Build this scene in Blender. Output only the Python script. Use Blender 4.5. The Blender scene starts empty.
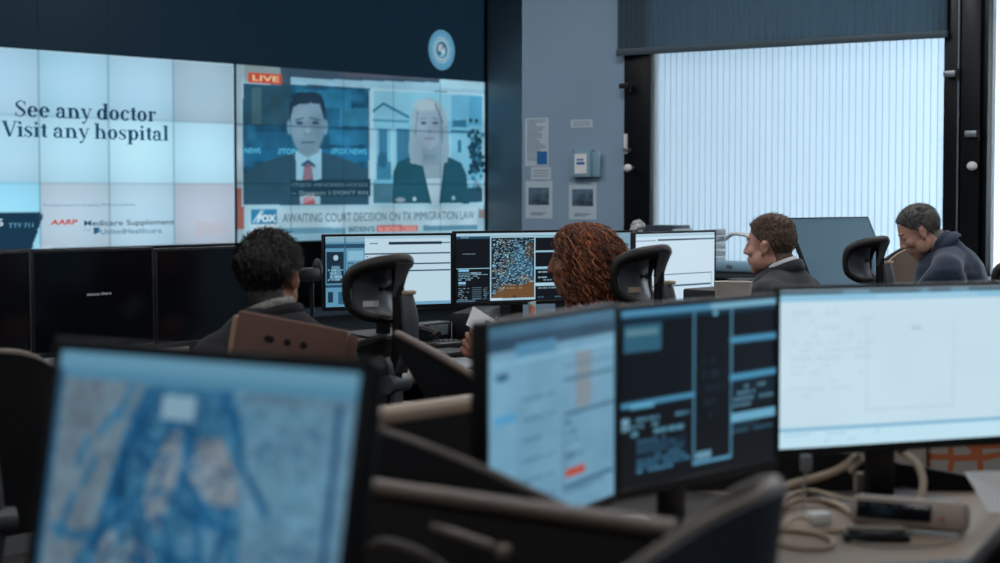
import bpy, bmesh, math, random
import numpy as np
from mathutils import Vector, Matrix, Euler, noise as mnoise
random.seed(7); np.random.seed(7)
PI = math.pi
sc = bpy.context.scene
C = sc.collection

# ------------------------------------------------------------------ camera
F = 1850.0; CAMZ = 1.35; PITCH = math.atan(90.5/1850)
cam_d = bpy.data.cameras.new('camera'); cam = bpy.data.objects.new('camera', cam_d); C.objects.link(cam)
cam.location = (0, 0, CAMZ); cam.rotation_euler = (PI/2-PITCH, 0, 0)
cam_d.sensor_width = 36; cam_d.lens = F*36/1000
cam_d.clip_end = 200
cam_d.dof.use_dof = True; cam_d.dof.focus_distance = 7.6; cam_d.dof.aperture_fstop = 3.7
sc.camera = cam

def ray(px, py):
    a = (px-500)/F; b = (281.5-py)/F
    cp, sp = math.cos(PITCH), math.sin(PITCH)
    return Vector((a, cp+b*sp, -sp+b*cp))
def at(px, py, Y):            # a measured point: photo position and distance -> metres
    d = ray(px, py); return Vector((0, 0, CAMZ))+d*(Y/d.y)

TH = math.radians(38.7)                     # the room's axes against the view
U = Vector((math.sin(TH), math.cos(TH), 0)); V = Vector((math.cos(TH), -math.sin(TH), 0))
def rm(lx, ly, z=0): return V*lx+U*ly+Vector((0, 0, z))
def to_rm(p): return p.dot(V), p.dot(U)
YAW_ROOM = -TH; YAW_SEAT = PI/2-TH           # seats face the display wall

# ------------------------------------------------------------------ materials
def lin(c):
    if isinstance(c, str):
        c = c.lstrip('#'); c = [int(c[i:i+2], 16)/255 for i in (0, 2, 4)]
    return tuple(x/12.92 if x <= .04045 else ((x+.055)/1.055)**2.4 for x in c)
MATS = {}
def mat(name, col, rough=.6, metal=0, var=.12, scale=8, bump=0, spec=.5, coat=0, sheen=0, sss=0):
    if name in MATS: return MATS[name]
    m = bpy.data.materials.new(name); m.use_nodes = True; nt = m.node_tree; b = nt.nodes['Principled BSDF']
    c = lin(col)
    b.inputs['Roughness'].default_value = rough; b.inputs['Metallic'].default_value = metal
    b.inputs['Specular IOR Level'].default_value = spec
    if coat: b.inputs['Coat Weight'].default_value = coat
    if sheen: b.inputs['Sheen Weight'].default_value = sheen
    if sss:
        b.inputs['Subsurface Weight'].default_value = sss; b.inputs['Subsurface Radius'].default_value = (.02, .008, .004); b.inputs['Subsurface Scale'].default_value = .3
    tc = nt.nodes.new('ShaderNodeTexCoord'); nz = nt.nodes.new('ShaderNodeTexNoise')
    nz.inputs['Scale'].default_value = scale; nz.inputs['Detail'].default_value = 4
    nt.links.new(tc.outputs['Object'], nz.inputs['Vector'])
    r = nt.nodes.new('ShaderNodeValToRGB'); nt.links.new(nz.outputs['Fac'], r.inputs['Fac'])
    r.color_ramp.elements[0].position = .3; r.color_ramp.elements[1].position = .7
    r.color_ramp.elements[0].color = (*[x*(1-var) for x in c], 1); r.color_ramp.elements[1].color = (*[min(1, x*(1+var)) for x in c], 1)
    nt.links.new(r.outputs['Color'], b.inputs['Base Color'])
    if bump:
        bp = nt.nodes.new('ShaderNodeBump'); bp.inputs['Strength'].default_value = bump; bp.inputs['Distance'].default_value = .01
        nt.links.new(nz.outputs['Fac'], bp.inputs['Height']); nt.links.new(bp.outputs['Normal'], b.inputs['Normal'])
    MATS[name] = m; return m
def emis(name, col, s=1):
    if name in MATS: return MATS[name]
    m = bpy.data.materials.new(name); m.use_nodes = True; nt = m.node_tree; b = nt.nodes['Principled BSDF']
    b.inputs['Base Color'].default_value = (.01, .01, .01, 1); b.inputs['Roughness'].default_value = .4
    b.inputs['Emission Color'].default_value = (*lin(col), 1); b.inputs['Emission Strength'].default_value = s
    MATS[name] = m; return m
def picture_mat(s):
    n = 'lit_display_%.2f' % s
    if n in MATS: return MATS[n]
    m = bpy.data.materials.new(n); m.use_nodes = True; nt = m.node_tree; b = nt.nodes['Principled BSDF']
    at_ = nt.nodes.new('ShaderNodeAttribute'); at_.attribute_name = 'picture'
    b.inputs['Base Color'].default_value = (.01, .01, .012, 1); b.inputs['Roughness'].default_value = .35
    nt.links.new(at_.outputs['Color'], b.inputs['Emission Color']); b.inputs['Emission Strength'].default_value = s
    MATS[n] = m; return m

# ------------------------------------------------------------------ object helpers
def new(name, bm, m, parent=None, smooth=True, loc=None, yaw=None):
    me = bpy.data.meshes.new(name); bm.to_mesh(me); bm.free()
    if smooth:
        me.shade_smooth()
        try: me.set_sharp_from_angle(angle=math.radians(38))
        except Exception: pass
    o = bpy.data.objects.new(name, me); C.objects.link(o); me.materials.append(m)
    if parent: o.parent = parent
    if loc is not None: o.location = loc
    if yaw is not None: o.rotation_euler.z = yaw
    return o
def thing(name, label, cat, loc=(0, 0, 0), yaw=0, group=None):
    o = bpy.data.objects.new(name, None); C.objects.link(o); o.location = loc; o.rotation_euler = (0, 0, yaw)
    o.empty_display_size = .1
    return tag(o, label, cat, group)
def tag(o, label, cat, group=None, kind=None):
    o['label'] = label; o['category'] = cat
    if group: o['group'] = group
    if kind: o['kind'] = kind
    return o
def struct(o): o['kind'] = 'structure'; return o

def box(bm, x0, x1, y0, y1, z0, z1, bev=0, M=None, seg=2):
    r = bmesh.ops.create_cube(bm, size=1)
    vs = r['verts']
    bmesh.ops.scale(bm, vec=(x1-x0, y1-y0, z1-z0), verts=vs)
    bmesh.ops.translate(bm, vec=((x0+x1)/2, (y0+y1)/2, (z0+z1)/2), verts=vs)
    if bev:
        es = list({e for v in vs for e in v.link_edges})
        rr = bmesh.ops.bevel(bm, geom=es, offset=bev, segments=seg, affect='EDGES', profile=.5)
        vs = list({v for f in rr['faces'] for v in f.verts} | {v for v in vs if v.is_valid})
    if M is not None: bmesh.ops.transform(bm, matrix=M, verts=vs)
    return vs
def B(): return bmesh.new()
def catmull(pts, n=6):
    P = [Vector(p) for p in pts]; out = []
    for i in range(len(P)-1):
        p0 = P[max(i-1, 0)]; p1 = P[i]; p2 = P[i+1]; p3 = P[min(i+2, len(P)-1)]
        for k in range(n):
            t = k/n
            out.append(.5*((2*p1)+(p2-p0)*t+(2*p0-5*p1+4*p2-p3)*t*t+(3*p1-p0-3*p2+p3)*t**3))
    out.append(P[-1]); return out
def tube(bm, pts, r, sides=10, smooth=5, closed=False, flat=None):
    """sweep; r a number or list (per control point); flat = (sx, sz) squash of the section"""
    n0 = len(pts)
    rs = r if isinstance(r, (list, tuple)) else [r]*n0
    if closed:
        pts = list(pts)+[pts[0]]; rs = list(rs)+[rs[0]]
    if smooth:
        P = catmull(pts, smooth); R = []
        for i in range(len(pts)-1):
            for k in range(smooth): R.append(rs[i]+(rs[i+1]-rs[i])*k/smooth)
        R.append(rs[-1])
    else: P = [Vector(p) for p in pts]; R = list(rs)
    if closed: P = P[:-1]; R = R[:-1]
    up = Vector((0, 0, 1)); rings = []; N = len(P); prev = None
    for i, p in enumerate(P):
        a = P[(i-1) % N] if (closed or i > 0) else p; b = P[(i+1) % N] if (closed or i < N-1) else p
        t = (b-a).normalized()
        if prev is None:
            s = t.cross(up)
            if s.length < .05: s = t.cross(Vector((0, 1, 0)))
        else: s = prev-t*prev.dot(t)
        s.normalize(); prev = s; w = s.cross(t)
        fx, fz = flat or (1, 1)
        rings.append([bm.verts.new(p+s*math.cos(2*PI*k/sides)*R[i]*fx+w*math.sin(2*PI*k/sides)*R[i]*fz) for k in range(sides)])
    for i in range(N if closed else N-1):
        A, Bq = rings[i], rings[(i+1) % N]
        for k in range(sides):
            try: bm.faces.new((A[k], A[(k+1) % sides], Bq[(k+1) % sides], Bq[k]))
            except ValueError: pass
    if not closed:
        bm.faces.new(rings[0]); bm.faces.new(rings[-1][::-1])
def cyl(bm, p1, p2, r1, r2=None, sides=20): tube(bm, [p1, p2], [r1, r1 if r2 is None else r2], sides, smooth=0)
def lathe(bm, prof, sides=28, M=None):
    rings = []
    for r, z in prof:
        rings.append([bm.verts.new((r*math.cos(2*PI*k/sides), r*math.sin(2*PI*k/sides), z)) for k in range(sides)])
    for A, Bq in zip(rings, rings[1:]):
        for k in range(sides): bm.faces.new((A[k], A[(k+1) % sides], Bq[(k+1) % sides], Bq[k]))
    bm.faces.new(rings[0][::-1]); bm.faces.new(rings[-1])
    vs = [v for R in rings for v in R]
    if M is not None: bmesh.ops.transform(bm, matrix=M, verts=vs)
def ell(bm, c, r, rot=None, sub=3):
    M = Matrix.Translation(Vector(c))@(Euler(rot).to_matrix().to_4x4() if rot else Matrix())@Matrix.Diagonal((*r, 1)) if not isinstance(r, (int, float)) else Matrix.Translation(Vector(c))@Matrix.Scale(r, 4)
    bmesh.ops.create_icosphere(bm, subdivisions=sub, radius=1, matrix=M)
def capsule(bm, p1, p2, r1, r2=None, sub=2):
    r2 = r1 if r2 is None else r2
    p1 = Vector(p1); p2 = Vector(p2); ell(bm, p1, r1, sub=sub); ell(bm, p2, r2, sub=sub); cyl(bm, p1, p2, r1, r2, 16)
def sheet(bm, fn, nu, nv, thick=0):
    """surface fn(s,t) -> Vector, optional thickness along its normal"""
    g = [[fn(i/nu, j/nv) for j in range(nv+1)] for i in range(nu+1)]
    def nrm(i, j):
        a = g[min(i+1, nu)][j]-g[max(i-1, 0)][j]; b = g[i][min(j+1, nv)]-g[i][max(j-1, 0)]
        n = a.cross(b); return n.normalized() if n.length > 1e-9 else Vector((0, 0, 1))
    v1 = [[bm.verts.new(g[i][j]) for j in range(nv+1)] for i in range(nu+1)]
    for i in range(nu):
        for j in range(nv): bm.faces.new((v1[i][j], v1[i+1][j], v1[i+1][j+1], v1[i][j+1]))
    if thick:
        v2 = [[bm.verts.new(g[i][j]+nrm(i, j)*thick) for j in range(nv+1)] for i in range(nu+1)]
        for i in range(nu):
            for j in range(nv): bm.faces.new((v2[i][j], v2[i][j+1], v2[i+1][j+1], v2[i+1][j]))
        for i in range(nu):
            bm.faces.new((v1[i+1][0], v1[i][0], v2[i][0], v2[i+1][0])); bm.faces.new((v1[i][nv], v1[i+1][nv], v2[i+1][nv], v2[i][nv]))
        for j in range(nv):
            bm.faces.new((v1[0][j], v1[0][j+1], v2[0][j+1], v2[0][j])); bm.faces.new((v1[nu][j+1], v1[nu][j], v2[nu][j], v2[nu][j+1]))
def remeshed(name, bm, m, parent=None, voxel=.006, smooth=6, post=None):
    me = bpy.data.meshes.new(name); bm.to_mesh(me); bm.free()
    o = bpy.data.objects.new(name, me); C.objects.link(o)
    md = o.modifiers.new('r', 'REMESH'); md.mode = 'VOXEL'; md.voxel_size = voxel; md.use_smooth_shade = True
    s = o.modifiers.new('s', 'SMOOTH'); s.iterations = smooth; s.factor = .5
    dg = bpy.context.evaluated_depsgraph_get(); me2 = bpy.data.meshes.new_from_object(o.evaluated_get(dg))
    o.modifiers.clear(); o.data = me2; me2.name = name
    me2.materials.clear(); me2.materials.append(m); me2.shade_smooth()
    if post:
        for v in me2.vertices: v.co = post(v.co.copy())
        me2.update()
    if parent: o.parent = parent
    return o

def text(name, s, m, parent, x0, x1, base, cap, M, extrude=.0008, bold=0, space=1, shear=0):
    """lettering fitted between x0..x1 with its baseline and capital height, on plane M (x right, y up)"""
    cu = bpy.data.curves.new(name, 'FONT'); cu.body = s; cu.size = 1; cu.extrude = 0; cu.offset = bold; cu.space_character = space; cu.shear = shear
    cu.resolution_u = 3
    o = bpy.data.objects.new(name, cu); C.objects.link(o)
    dg = bpy.context.evaluated_depsgraph_get(); me = bpy.data.meshes.new_from_object(o.evaluated_get(dg))
    bpy.data.objects.remove(o); bpy.data.curves.remove(cu)
    n = len(me.vertices); co = np.empty(n*3, 'f'); me.vertices.foreach_get('co', co); co = co.reshape(-1, 3)
    co[:, 0] = (co[:, 0]-co[:, 0].min())/(co[:, 0].max()-co[:, 0].min())*(x1-x0)+x0
    co[:, 1] = base+co[:, 1]/.7*cap
    co[:, 2] = 0
    me.vertices.foreach_set('co', co.ravel()); me.transform(M); me.update()
    me.materials.clear(); me.materials.append(m)
    o = bpy.data.objects.new(name, me); C.objects.link(o)
    if parent: o.parent = parent
    return o

# ------------------------------------------------------------------ painted pictures for displays
class Canvas:
    """a display's picture in the display's own metres: x right from its left edge, y up from its bottom edge"""
    def __init__(s, w, h, nx, ny, bg, m=None):
        s.w, s.h, s.nx, s.ny = w, h, nx, ny; s.m = m
        xs = np.linspace(0, w, nx+1); ys = np.linspace(0, h, ny+1)
        s.X, s.Y = np.meshgrid(xs, ys)
        s.c = np.empty((ny+1, nx+1, 3)); s.c[:] = s.col(bg)
    def col(s, c):
        if isinstance(c, str):
            c = c.lstrip('#'); c = [int(c[i:i+2], 16)/255 for i in (0, 2, 4)]
        return np.array(c, float)
    def P(s, p): return s.m(*p) if s.m else (p[0]*s.w, (1-p[1])*s.h)
    def put(s, mask, c, a=1):
        k = (mask*a)[..., None]; s.c = s.c*(1-k)+s.col(c)*k
    def poly(s, pts, c, a=1):
        q = [s.P(p) for p in pts]; ins = np.zeros(s.X.shape, bool)
        for (x1, y1), (x2, y2) in zip(q, q[1:]+q[:1]):
            if y1 == y2: continue
            cr = ((s.Y >= min(y1, y2)) & (s.Y < max(y1, y2)))
            ins ^= cr & (s.X < (x2-x1)*(s.Y-y1)/(y2-y1)+x1)
        s.put(ins.astype(float), c, a)
    def rect(s, x0, y0, x1, y1, c, a=1): s.poly([(x0, y0), (x1, y0), (x1, y1), (x0, y1)], c, a)
    def ell(s, x, y, rx, ry, c, a=1, soft=.15):
        cx, cy = s.P((x, y)); ex, _ = s.P((x+rx, y)); _, ey = s.P((x, y+ry))
        d = np.sqrt(((s.X-cx)/(abs(ex-cx)+1e-6))**2+((s.Y-cy)/(abs(ey-cy)+1e-6))**2)
        s.put(np.clip((1-d)/soft+.5, 0, 1), c, a)
    def line(s, x0, y0, x1, y1, wd, c, a=1):
        ax, ay = s.P((x0, y0)); bx, by = s.P((x1, y1)); dx, dy = bx-ax, by-ay; L = dx*dx+dy*dy+1e-9
        t = np.clip(((s.X-ax)*dx+(s.Y-ay)*dy)/L, 0, 1)
        d = np.hypot(s.X-ax-t*dx, s.Y-ay-t*dy); s.put(np.clip((wd/2-d)/(wd*.3)+.5, 0, 1), c, a)
    def words(s, x0, y0, x1, y1, rows, c, a=.8, seed=1, fill=.7):
        rng = random.Random(seed)
        for r in range(rows):
            yy = y0+(y1-y0)*(r+.5)/rows; hh = (y1-y0)/rows*.25; x = x0; end = x0+(x1-x0)*rng.uniform(.4, 1)
            while x < end:
                l = (x1-x0)*rng.uniform(.03, .12)
                if rng.random() < fill: s.rect(x, yy-hh, min(x+l, x1), yy+hh, c, a)
                x += l+(x1-x0)*.02
    def noise(s, sx, sy, amt, seed=0):
        """smooth mottling"""
        rng = np.random.RandomState(seed); g = rng.rand(sy+2, sx+2)
        fx = np.linspace(0, sx, s.nx+1); fy = np.linspace(0, sy, s.ny+1)
        ix = np.minimum(fx.astype(int), sx-1+1); iy = np.minimum(fy.astype(int), sy); tx = fx-ix; ty = fy-iy
        tx = tx*tx*(3-2*tx); ty = ty*ty*(3-2*ty)
        a = g[np.ix_(iy, ix)]; b = g[np.ix_(iy, np.minimum(ix+1, sx+1))]; c = g[np.ix_(np.minimum(iy+1, sy+1), ix)]; d = g[np.ix_(np.minimum(iy+1, sy+1), np.minimum(ix+1, sx+1))]
        n = (a*(1-tx)+b*tx)*(1-ty)[:, None]+(c*(1-tx)+d*tx)*ty[:, None]
        return n
    def build(s, name, parent, M, strength=1.0):
        nx, ny = s.nx, s.ny; me = bpy.data.meshes.new(name)
        co = np.zeros(((nx+1)*(ny+1), 3), 'f'); co[:, 0] = s.X.ravel(); co[:, 1] = s.Y.ravel()
        i = np.arange(ny)[:, None]*(nx+1)+np.arange(nx)[None, :]
        f = np.stack([i, i+1, i+nx+2, i+nx+1], -1).reshape(-1, 4)
        me.vertices.add(len(co)); me.vertices.foreach_set('co', co.ravel())
        me.loops.add(f.size); me.loops.foreach_set('vertex_index', f.ravel().astype('i'))
        me.polygons.add(len(f)); me.polygons.foreach_set('loop_start', np.arange(0, f.size, 4, dtype='i')); me.polygons.foreach_set('loop_total', np.full(len(f), 4, 'i'))
        me.update(calc_edges=True)
        c = np.clip(s.c, 0, 1).reshape(-1, 3); L = np.where(c <= .04045, c/12.92, ((c+.055)/1.055)**2.4)
        a = me.color_attributes.new('picture', 'FLOAT_COLOR', 'POINT')
        a.data.foreach_set('color', np.concatenate([L, np.ones((len(L), 1))], 1).ravel().astype('f'))
        me.transform(M); me.materials.append(picture_mat(strength))
        o = bpy.data.objects.new(name, me); C.objects.link(o)
        if parent: o.parent = parent
        return o

# ================================================================== THE ROOM
Mwall = mat('painted_wall_grey', '#8aa5ba', .75, var=.03, scale=2)
Mstrip = mat('satin_wall_panel', '#7d8a95', .28, var=.05, scale=2, spec=.6)
Mceil = mat('ceiling_tile', '#3a3f45', .9, var=.06, scale=3)
Mfloor = mat('carpet_floor', '#2c2f33', .95, var=.3, scale=60, bump=.3)
Mblack = mat('black_plastic', '#0c0e12', .42, var=.2, scale=12)
Mmatte = mat('matte_black', '#08090c', .75, var=.2, scale=10)
Mframe = mat('dark_window_frame', '#0d1116', .35, metal=.3, var=.1)
Malu = mat('grey_aluminium', '#9aa3ab', .35, metal=.8, var=.05)
Mshade = mat('roller_shade_fabric', '#4d5a64', .9, var=.1, scale=40)
Mpaper = mat('white_paper', '#e8eaea', .85, var=.03)
Mbeige = mat('beige_laminate', '#9c8a78', .45, var=.05, scale=5)
Mdesk = mat('desk_laminate', '#8f7d6b', .5, var=.06, scale=6)
Mwhite = mat('white_plastic', '#dadcd8', .4, var=.03)
Mdarkblue = mat('slate_mesh_fabric', '#50565e', .8, var=.25, scale=150, bump=.4)
Mshirt = mat('white_cotton', '#d8dce0', .85, var=.03)

def room_box(name, lx0, lx1, ly0, ly1, z0, z1, m, bev=0):
    bm = B(); box(bm, lx0, lx1, ly0, ly1, z0, z1, bev)
    return new(name, bm, m, yaw=YAW_ROOM, smooth=bool(bev))
HC = 3.95
WLX = -13.79; STRIP = 16.95; PW = 10.79
struct(room_box('floor', -15.2, 4.4, -7.2, 17.2, -.1, 0, Mfloor))
struct(room_box('ceiling', -15.2, 4.4, -7.2, 17.2, HC, HC+.1, Mceil))
struct(room_box('wall_left', WLX-.35, WLX-.17, -7.1, 17.1, 0, HC, Mwall))
struct(room_box('wall_far', WLX-.17, -8.2, STRIP, STRIP+.15, 0, HC, Mstrip))
struct(room_box('wall_back', WLX-.17, 4.2, -7.15, -7, 0, HC, Mwall))
struct(room_box('wall_right', 4.2, 4.35, -7.1, 11, 0, HC, Mwall))
def lx_at(px, ly=PW):         # where the window wall is met under a photo column
    a = (px-500)/F; d = Vector((a, 1, 0)); return (d.dot(V)/d.dot(U))*ly
L_LEFT = lx_at(522); L_FR0 = lx_at(625); L_W0 = lx_at(651); L_W1 = lx_at(944); L_M1 = lx_at(987)
SILL = .78; WTOP = 2.75
# the wall with notices: a solid return that ends in a corner
struct(room_box('wall_notice', L_LEFT, L_FR0, PW, STRIP, 0, HC, Mwall))
struct(room_box('wall_window', L_FR0, 4.2, PW, PW+.07, 0, SILL, Mwall))
struct(room_box('wall_header', L_FR0, 4.2, PW, PW+.07, WTOP, HC, Mwall))
struct(room_box('trim_1', L_FR0, L_W0, PW-.02, PW+.07, SILL, WTOP, Mframe, .006))
bm = B()
for a, b, d in ((0, .1, -.03), (.1, .125, .0), (.125, .25, -.05), (.25, .30, -.02), (.30, L_M1-L_W1, -.05)):
    box(bm, L_W1+a, L_W1+b, PW+d, PW+.07, SILL, WTOP, .004)
struct(new('trim_2', bm, Mframe, yaw=YAW_ROOM))
struct(room_box('trim_3', L_W1+.1, L_W1+.108, PW-.045, PW-.03, SILL, WTOP, Malu))
L2_1 = L_M1+2.2
struct(room_box('trim_4', L2_1, L2_1+.35, PW-.02, PW+.07, SILL, WTOP, Mframe, .006))
struct(room_box('wall_window_end', L2_1+.35, 4.2, PW, PW+.07, SILL, WTOP, Mwall))
# glass
mg = bpy.data.materials.new('window_glass'); mg.use_nodes = True; nt = mg.node_tree; nt.nodes.clear()
out = nt.nodes.new('ShaderNodeOutputMaterial'); mx = nt.nodes.new('ShaderNodeMixShader'); tr = nt.nodes.new('ShaderNodeBsdfTransparent'); gl = nt.nodes.new('ShaderNodeBsdfGlossy')
tr.inputs[0].default_value = (.93, .97, .98, 1); gl.inputs['Roughness'].default_value = .02; fr = nt.nodes.new('ShaderNodeFresnel'); fr.inputs[0].default_value = 1.45
nt.links.new(fr.outputs[0], mx.inputs[0]); nt.links.new(tr.outputs[0], mx.inputs[1]); nt.links.new(gl.outputs[0], mx.inputs[2]); nt.links.new(mx.outputs[0], out.inputs[0])
def window(n, a, b):
    w = room_box('window_%d' % n, a, b, PW+.053, PW+.058, SILL, WTOP, mg); struct(w)
    bm = B()
    for x0, x1, z0, z1 in ((a, a+.02, SILL, WTOP), (b-.02, b, SILL, WTOP), (a, b, SILL, SILL+.06), (a, b, WTOP-.05, WTOP)): box(bm, x0, x1, PW+.045, PW+.066, z0, z1, .004)
    f = new('window_frame', bm, Mframe); f.parent = w
window(1, L_W0, L_W1); window(2, L_M1, L2_1)
# vertical slat blind: thin translucent slats
ms = bpy.data.materials.new('translucent_slat_fabric'); ms.use_nodes = True; nt = ms.node_tree; nt.nodes.clear()
out = nt.nodes.new('ShaderNodeOutputMaterial'); m1 = nt.nodes.new('ShaderNodeMixShader'); m2 = nt.nodes.new('ShaderNodeMixShader')
tl = nt.nodes.new('ShaderNodeBsdfTranslucent'); df = nt.nodes.new('ShaderNodeBsdfDiffuse'); tp = nt.nodes.new('ShaderNodeBsdfTransparent')
tl.inputs[0].default_value = (.86, .93, .97, 1); df.inputs[0].default_value = (.75, .82, .88, 1); m1.inputs[0].default_value = .25; m2.inputs[0].default_value = .45
nt.links.new(tl.outputs[0], m1.inputs[1]); nt.links.new(df.outputs[0], m1.inputs[2]); nt.links.new(m1.outputs[0], m2.inputs[1]); nt.links.new(tp.outputs[0], m2.inputs[2]); nt.links.new(m2.outputs[0], out.inputs[0])
mlap = ms.copy(); mlap.name = 'slat_overlap_shade'  # darker copy: shade of the doubled slat layers put into its colour
for nd in mlap.node_tree.nodes:
    if nd.bl_idname == 'ShaderNodeBsdfTranslucent': nd.inputs[0].default_value = (.34, .54, .66, 1)
    if nd.bl_idname == 'ShaderNodeBsdfDiffuse': nd.inputs[0].default_value = (.3, .45, .55, 1)
def blind(a, b, label):
    t = thing('vertical_blind', label, 'blind', rm((a+b)/2, PW+.022), YAW_ROOM)
    w = b-a; n = int(w/.047); bm = B()
    for i in range(n):
        x = -w/2+w*(i+.5)/n; an = math.radians(9+random.uniform(-3, 3))
        M = Matrix.Translation((x, 0, 0))@Matrix.Rotation(an, 4, 'Z')
        def fn(s, t_, M=M): return M@Vector(((s-.5)*.056, .004*math.sin(PI*s), SILL+.03+t_*(WTOP-SILL-.08)))
        sheet(bm, fn, 3, 1)
    new('slats', bm, ms, t)
    bm = B()
    for i in range(n):
        x = -w/2+w*(i+.5)/n+.0235
        def fh(s, v, x=x): return Vector((x+(s-.5)*.009, -.012, SILL+.03+v*(WTOP-SILL-.08)))
        sheet(bm, fh, 1, 1)
    new('overlap_shade_strips', bm, mlap, t)  # added strips that paint the dimmer lines where slats overlap
    bm = B(); box(bm, -w/2, w/2, -.02, .015, WTOP-.05, WTOP-.005, .004); new('headrail', bm, Malu, t)
    return t
blind(L_W0+.01, L_W1-.01, 'wide pale vertical slat blind hanging over the large bright window')
blind(L_M1+.01, L2_1-.01, 'pale vertical slat blind right of the dark window column')
# half dropped roller shade
t = thing('roller_shade', 'dark grey ribbed roller shade pulled a little way down the large window', 'roller shade', rm((L_FR0+L_W1)/2, PW-.05), YAW_ROOM)
w2 = (L_W1-L_FR0)/2+.03; bm = B()
zb = 2.335
n = 120
prof = [(-w2+2*w2*i/n, -.006+.006*(i % 2)) for i in range(n+1)]
for (xa, ya), (xb, yb) in zip(prof, prof[1:]):
    v = [bm.verts.new(p) for p in ((xa, ya, zb), (xb, yb, zb), (xb, yb, 2.95), (xa, ya, 2.95))]; bm.faces.new(v)
Mrs = bpy.data.materials.new('shade_screen_fabric'); Mrs.use_nodes = True; nt = Mrs.node_tree; nt.nodes.clear()
out = nt.nodes.new('ShaderNodeOutputMaterial'); m1 = nt.nodes.new('ShaderNodeMixShader'); tl = nt.nodes.new('ShaderNodeBsdfTranslucent'); df = nt.nodes.new('ShaderNodeBsdfDiffuse')
tl.inputs[0].default_value = (.05, .09, .12, 1); df.inputs[0].default_value = (.10, .15, .19, 1); m1.inputs[0].default_value = .5
nt.links.new(tl.outputs[0], m1.inputs[1]); nt.links.new(df.outputs[0], m1.inputs[2]); nt.links.new(m1.outputs[0], out.inputs[0])
new('shade_fabric', bm, Mrs, t, smooth=False)
bm = B(); box(bm, -w2-.005, w2+.005, -.022, .012, zb-.035, zb+.01, .004); new('bottom_rail', bm, mat('rail_grey_green', '#3f5058', .5), t)
bm = B(); cyl(bm, (-w2, .01, 2.98), (w2, .01, 2.98), .035); new('roller_tube', bm, Malu, t)
# little handles and knobs on the dark columns
def knob(px, py, label, kind):
    lx = lx_at(px, PW-.03); Yd = rm(lx, PW-.05).y; z = at(px, py, Yd).z
    t = thing(kind, label, kind.replace('_', ' '), rm(lx, PW-.05, z), YAW_ROOM)
    bm = B()
    if kind == 'casement_fastener': box(bm, -.012, .012, -.025, 0, -.07, .07, .006); new('lever', bm, Mwhite, t); bm = B(); cyl(bm, (0, -.03, -.045), (0, .03, -.045), .016); new('spindle', bm, Malu, t)
    elif kind == 'latch': box(bm, -.05, .03, -.03, 0, -.02, .02, .005); new('latch_body', bm, Malu if px > 700 else Mblack, t); bm = B(); cyl(bm, (.04, -.015, -.045), (.04, -.015, .03), .008); new('latch_pin', bm, Mblack, t)
    else: cyl(bm, (0, 0.03, 0), (0, -.03, 0), .014); new('stem', bm, Malu, t); bm = B(); ell(bm, (0, -.035, 0), (.034, .02, .028)); new('cap', bm, Mwhite, t)
knob(628, 86, 'small dark latch high on the dark strip left of the window', 'latch')
knob(628, 144, 'upright pale window handle on the dark strip left of the window', 'casement_fastener')
knob(632, 168, 'pale round knob on the dark strip left of the window', 'round_knob')
knob(952, 74, 'small grey latch high on the dark column right of the window', 'latch')
knob(974, 134, 'short dark pin latch on the dark column above the white knob', 'latch')
knob(975, 166, 'white round knob on the dark column at the right edge', 'round_knob')

# outdoors
mb = mat('pale_frosted_bark', '#5f6d7b', .9, var=.2)
def tree(x, y, h, seed, label):
    rng = random.Random(seed); bm = B()
    def grow(p, d, L, r, k):
        pts = [p]; q = p.copy(); dd = d.copy()
        for _ in range(3):
            dd = (dd+Vector((rng.uniform(-.18, .18), rng.uniform(-.18, .18), rng.uniform(-.05, .12)))).normalized(); q = q+dd*L/3; pts.append(q.copy())
        tube(bm, pts, [r, r*.85, r*.7, r*.55], 6, 1)
        if k > 0:
            for j in range(3):
                nd = (dd+Vector((rng.uniform(-.9, .9), rng.uniform(-.9, .9), rng.uniform(-.1, .6)))).normalized()
                grow(pts[rng.choice((2, 3))], nd, L*.68, r*.5, k-1)
    grow(Vector((0, 0, 0)), Vector((0, 0, 1)), h*.4, h*.028, 4)
    o = new('bare_tree', bm, mb, loc=(x, y, -.5)); tag(o, label, 'tree', 'bare trees outside the window')
p = rm(-9.5, 17.5); tree(3.6, 19, 6.5, 3, 'bare frosted tree seen through the middle of the large window')
tree(6.2, 20, 7.5, 9, 'bare frosted tree seen through the right part of the large window')
bm = B(); box(bm, -30, 60, 11.1+7, 60, -.6, -.5)
g = struct(new('snowy_ground', bm, mat('snow_ground', '#dfe6ee', .9, var=.05), yaw=YAW_ROOM, smooth=False))
# pale building front outside
bm = B(); box(bm, 3.2, 9, 26, 30, -.5, 3.1)
for i in range(4): box(bm, 3.6+i*1.3, 4.4+i*1.3, 25.93, 26.05, 1.0, 2.3)
tag(new('white_building', bm, mat('white_render', '#e9eef2', .8), loc=(2.5, 0, 0), smooth=False), 'low white building outside behind the right side of the blind', 'building')

# ================================================================== DISPLAY WALL
ROW = .6; COL = .8; Z1 = 1.426; LY0 = 12.93
def wl(px, py):
    """photo position on the display wall's face -> (metres along the wall, height)"""
    d = ray(px, py); k = (WLX)/(d.dot(V)); p = d*k; return p.dot(U), CAMZ+p.z
vw = thing('video_wall', 'wall-filling array of large display panels showing an advert and a news broadcast', 'video wall', rm(WLX, LY0, 0), YAW_SEAT)
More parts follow.
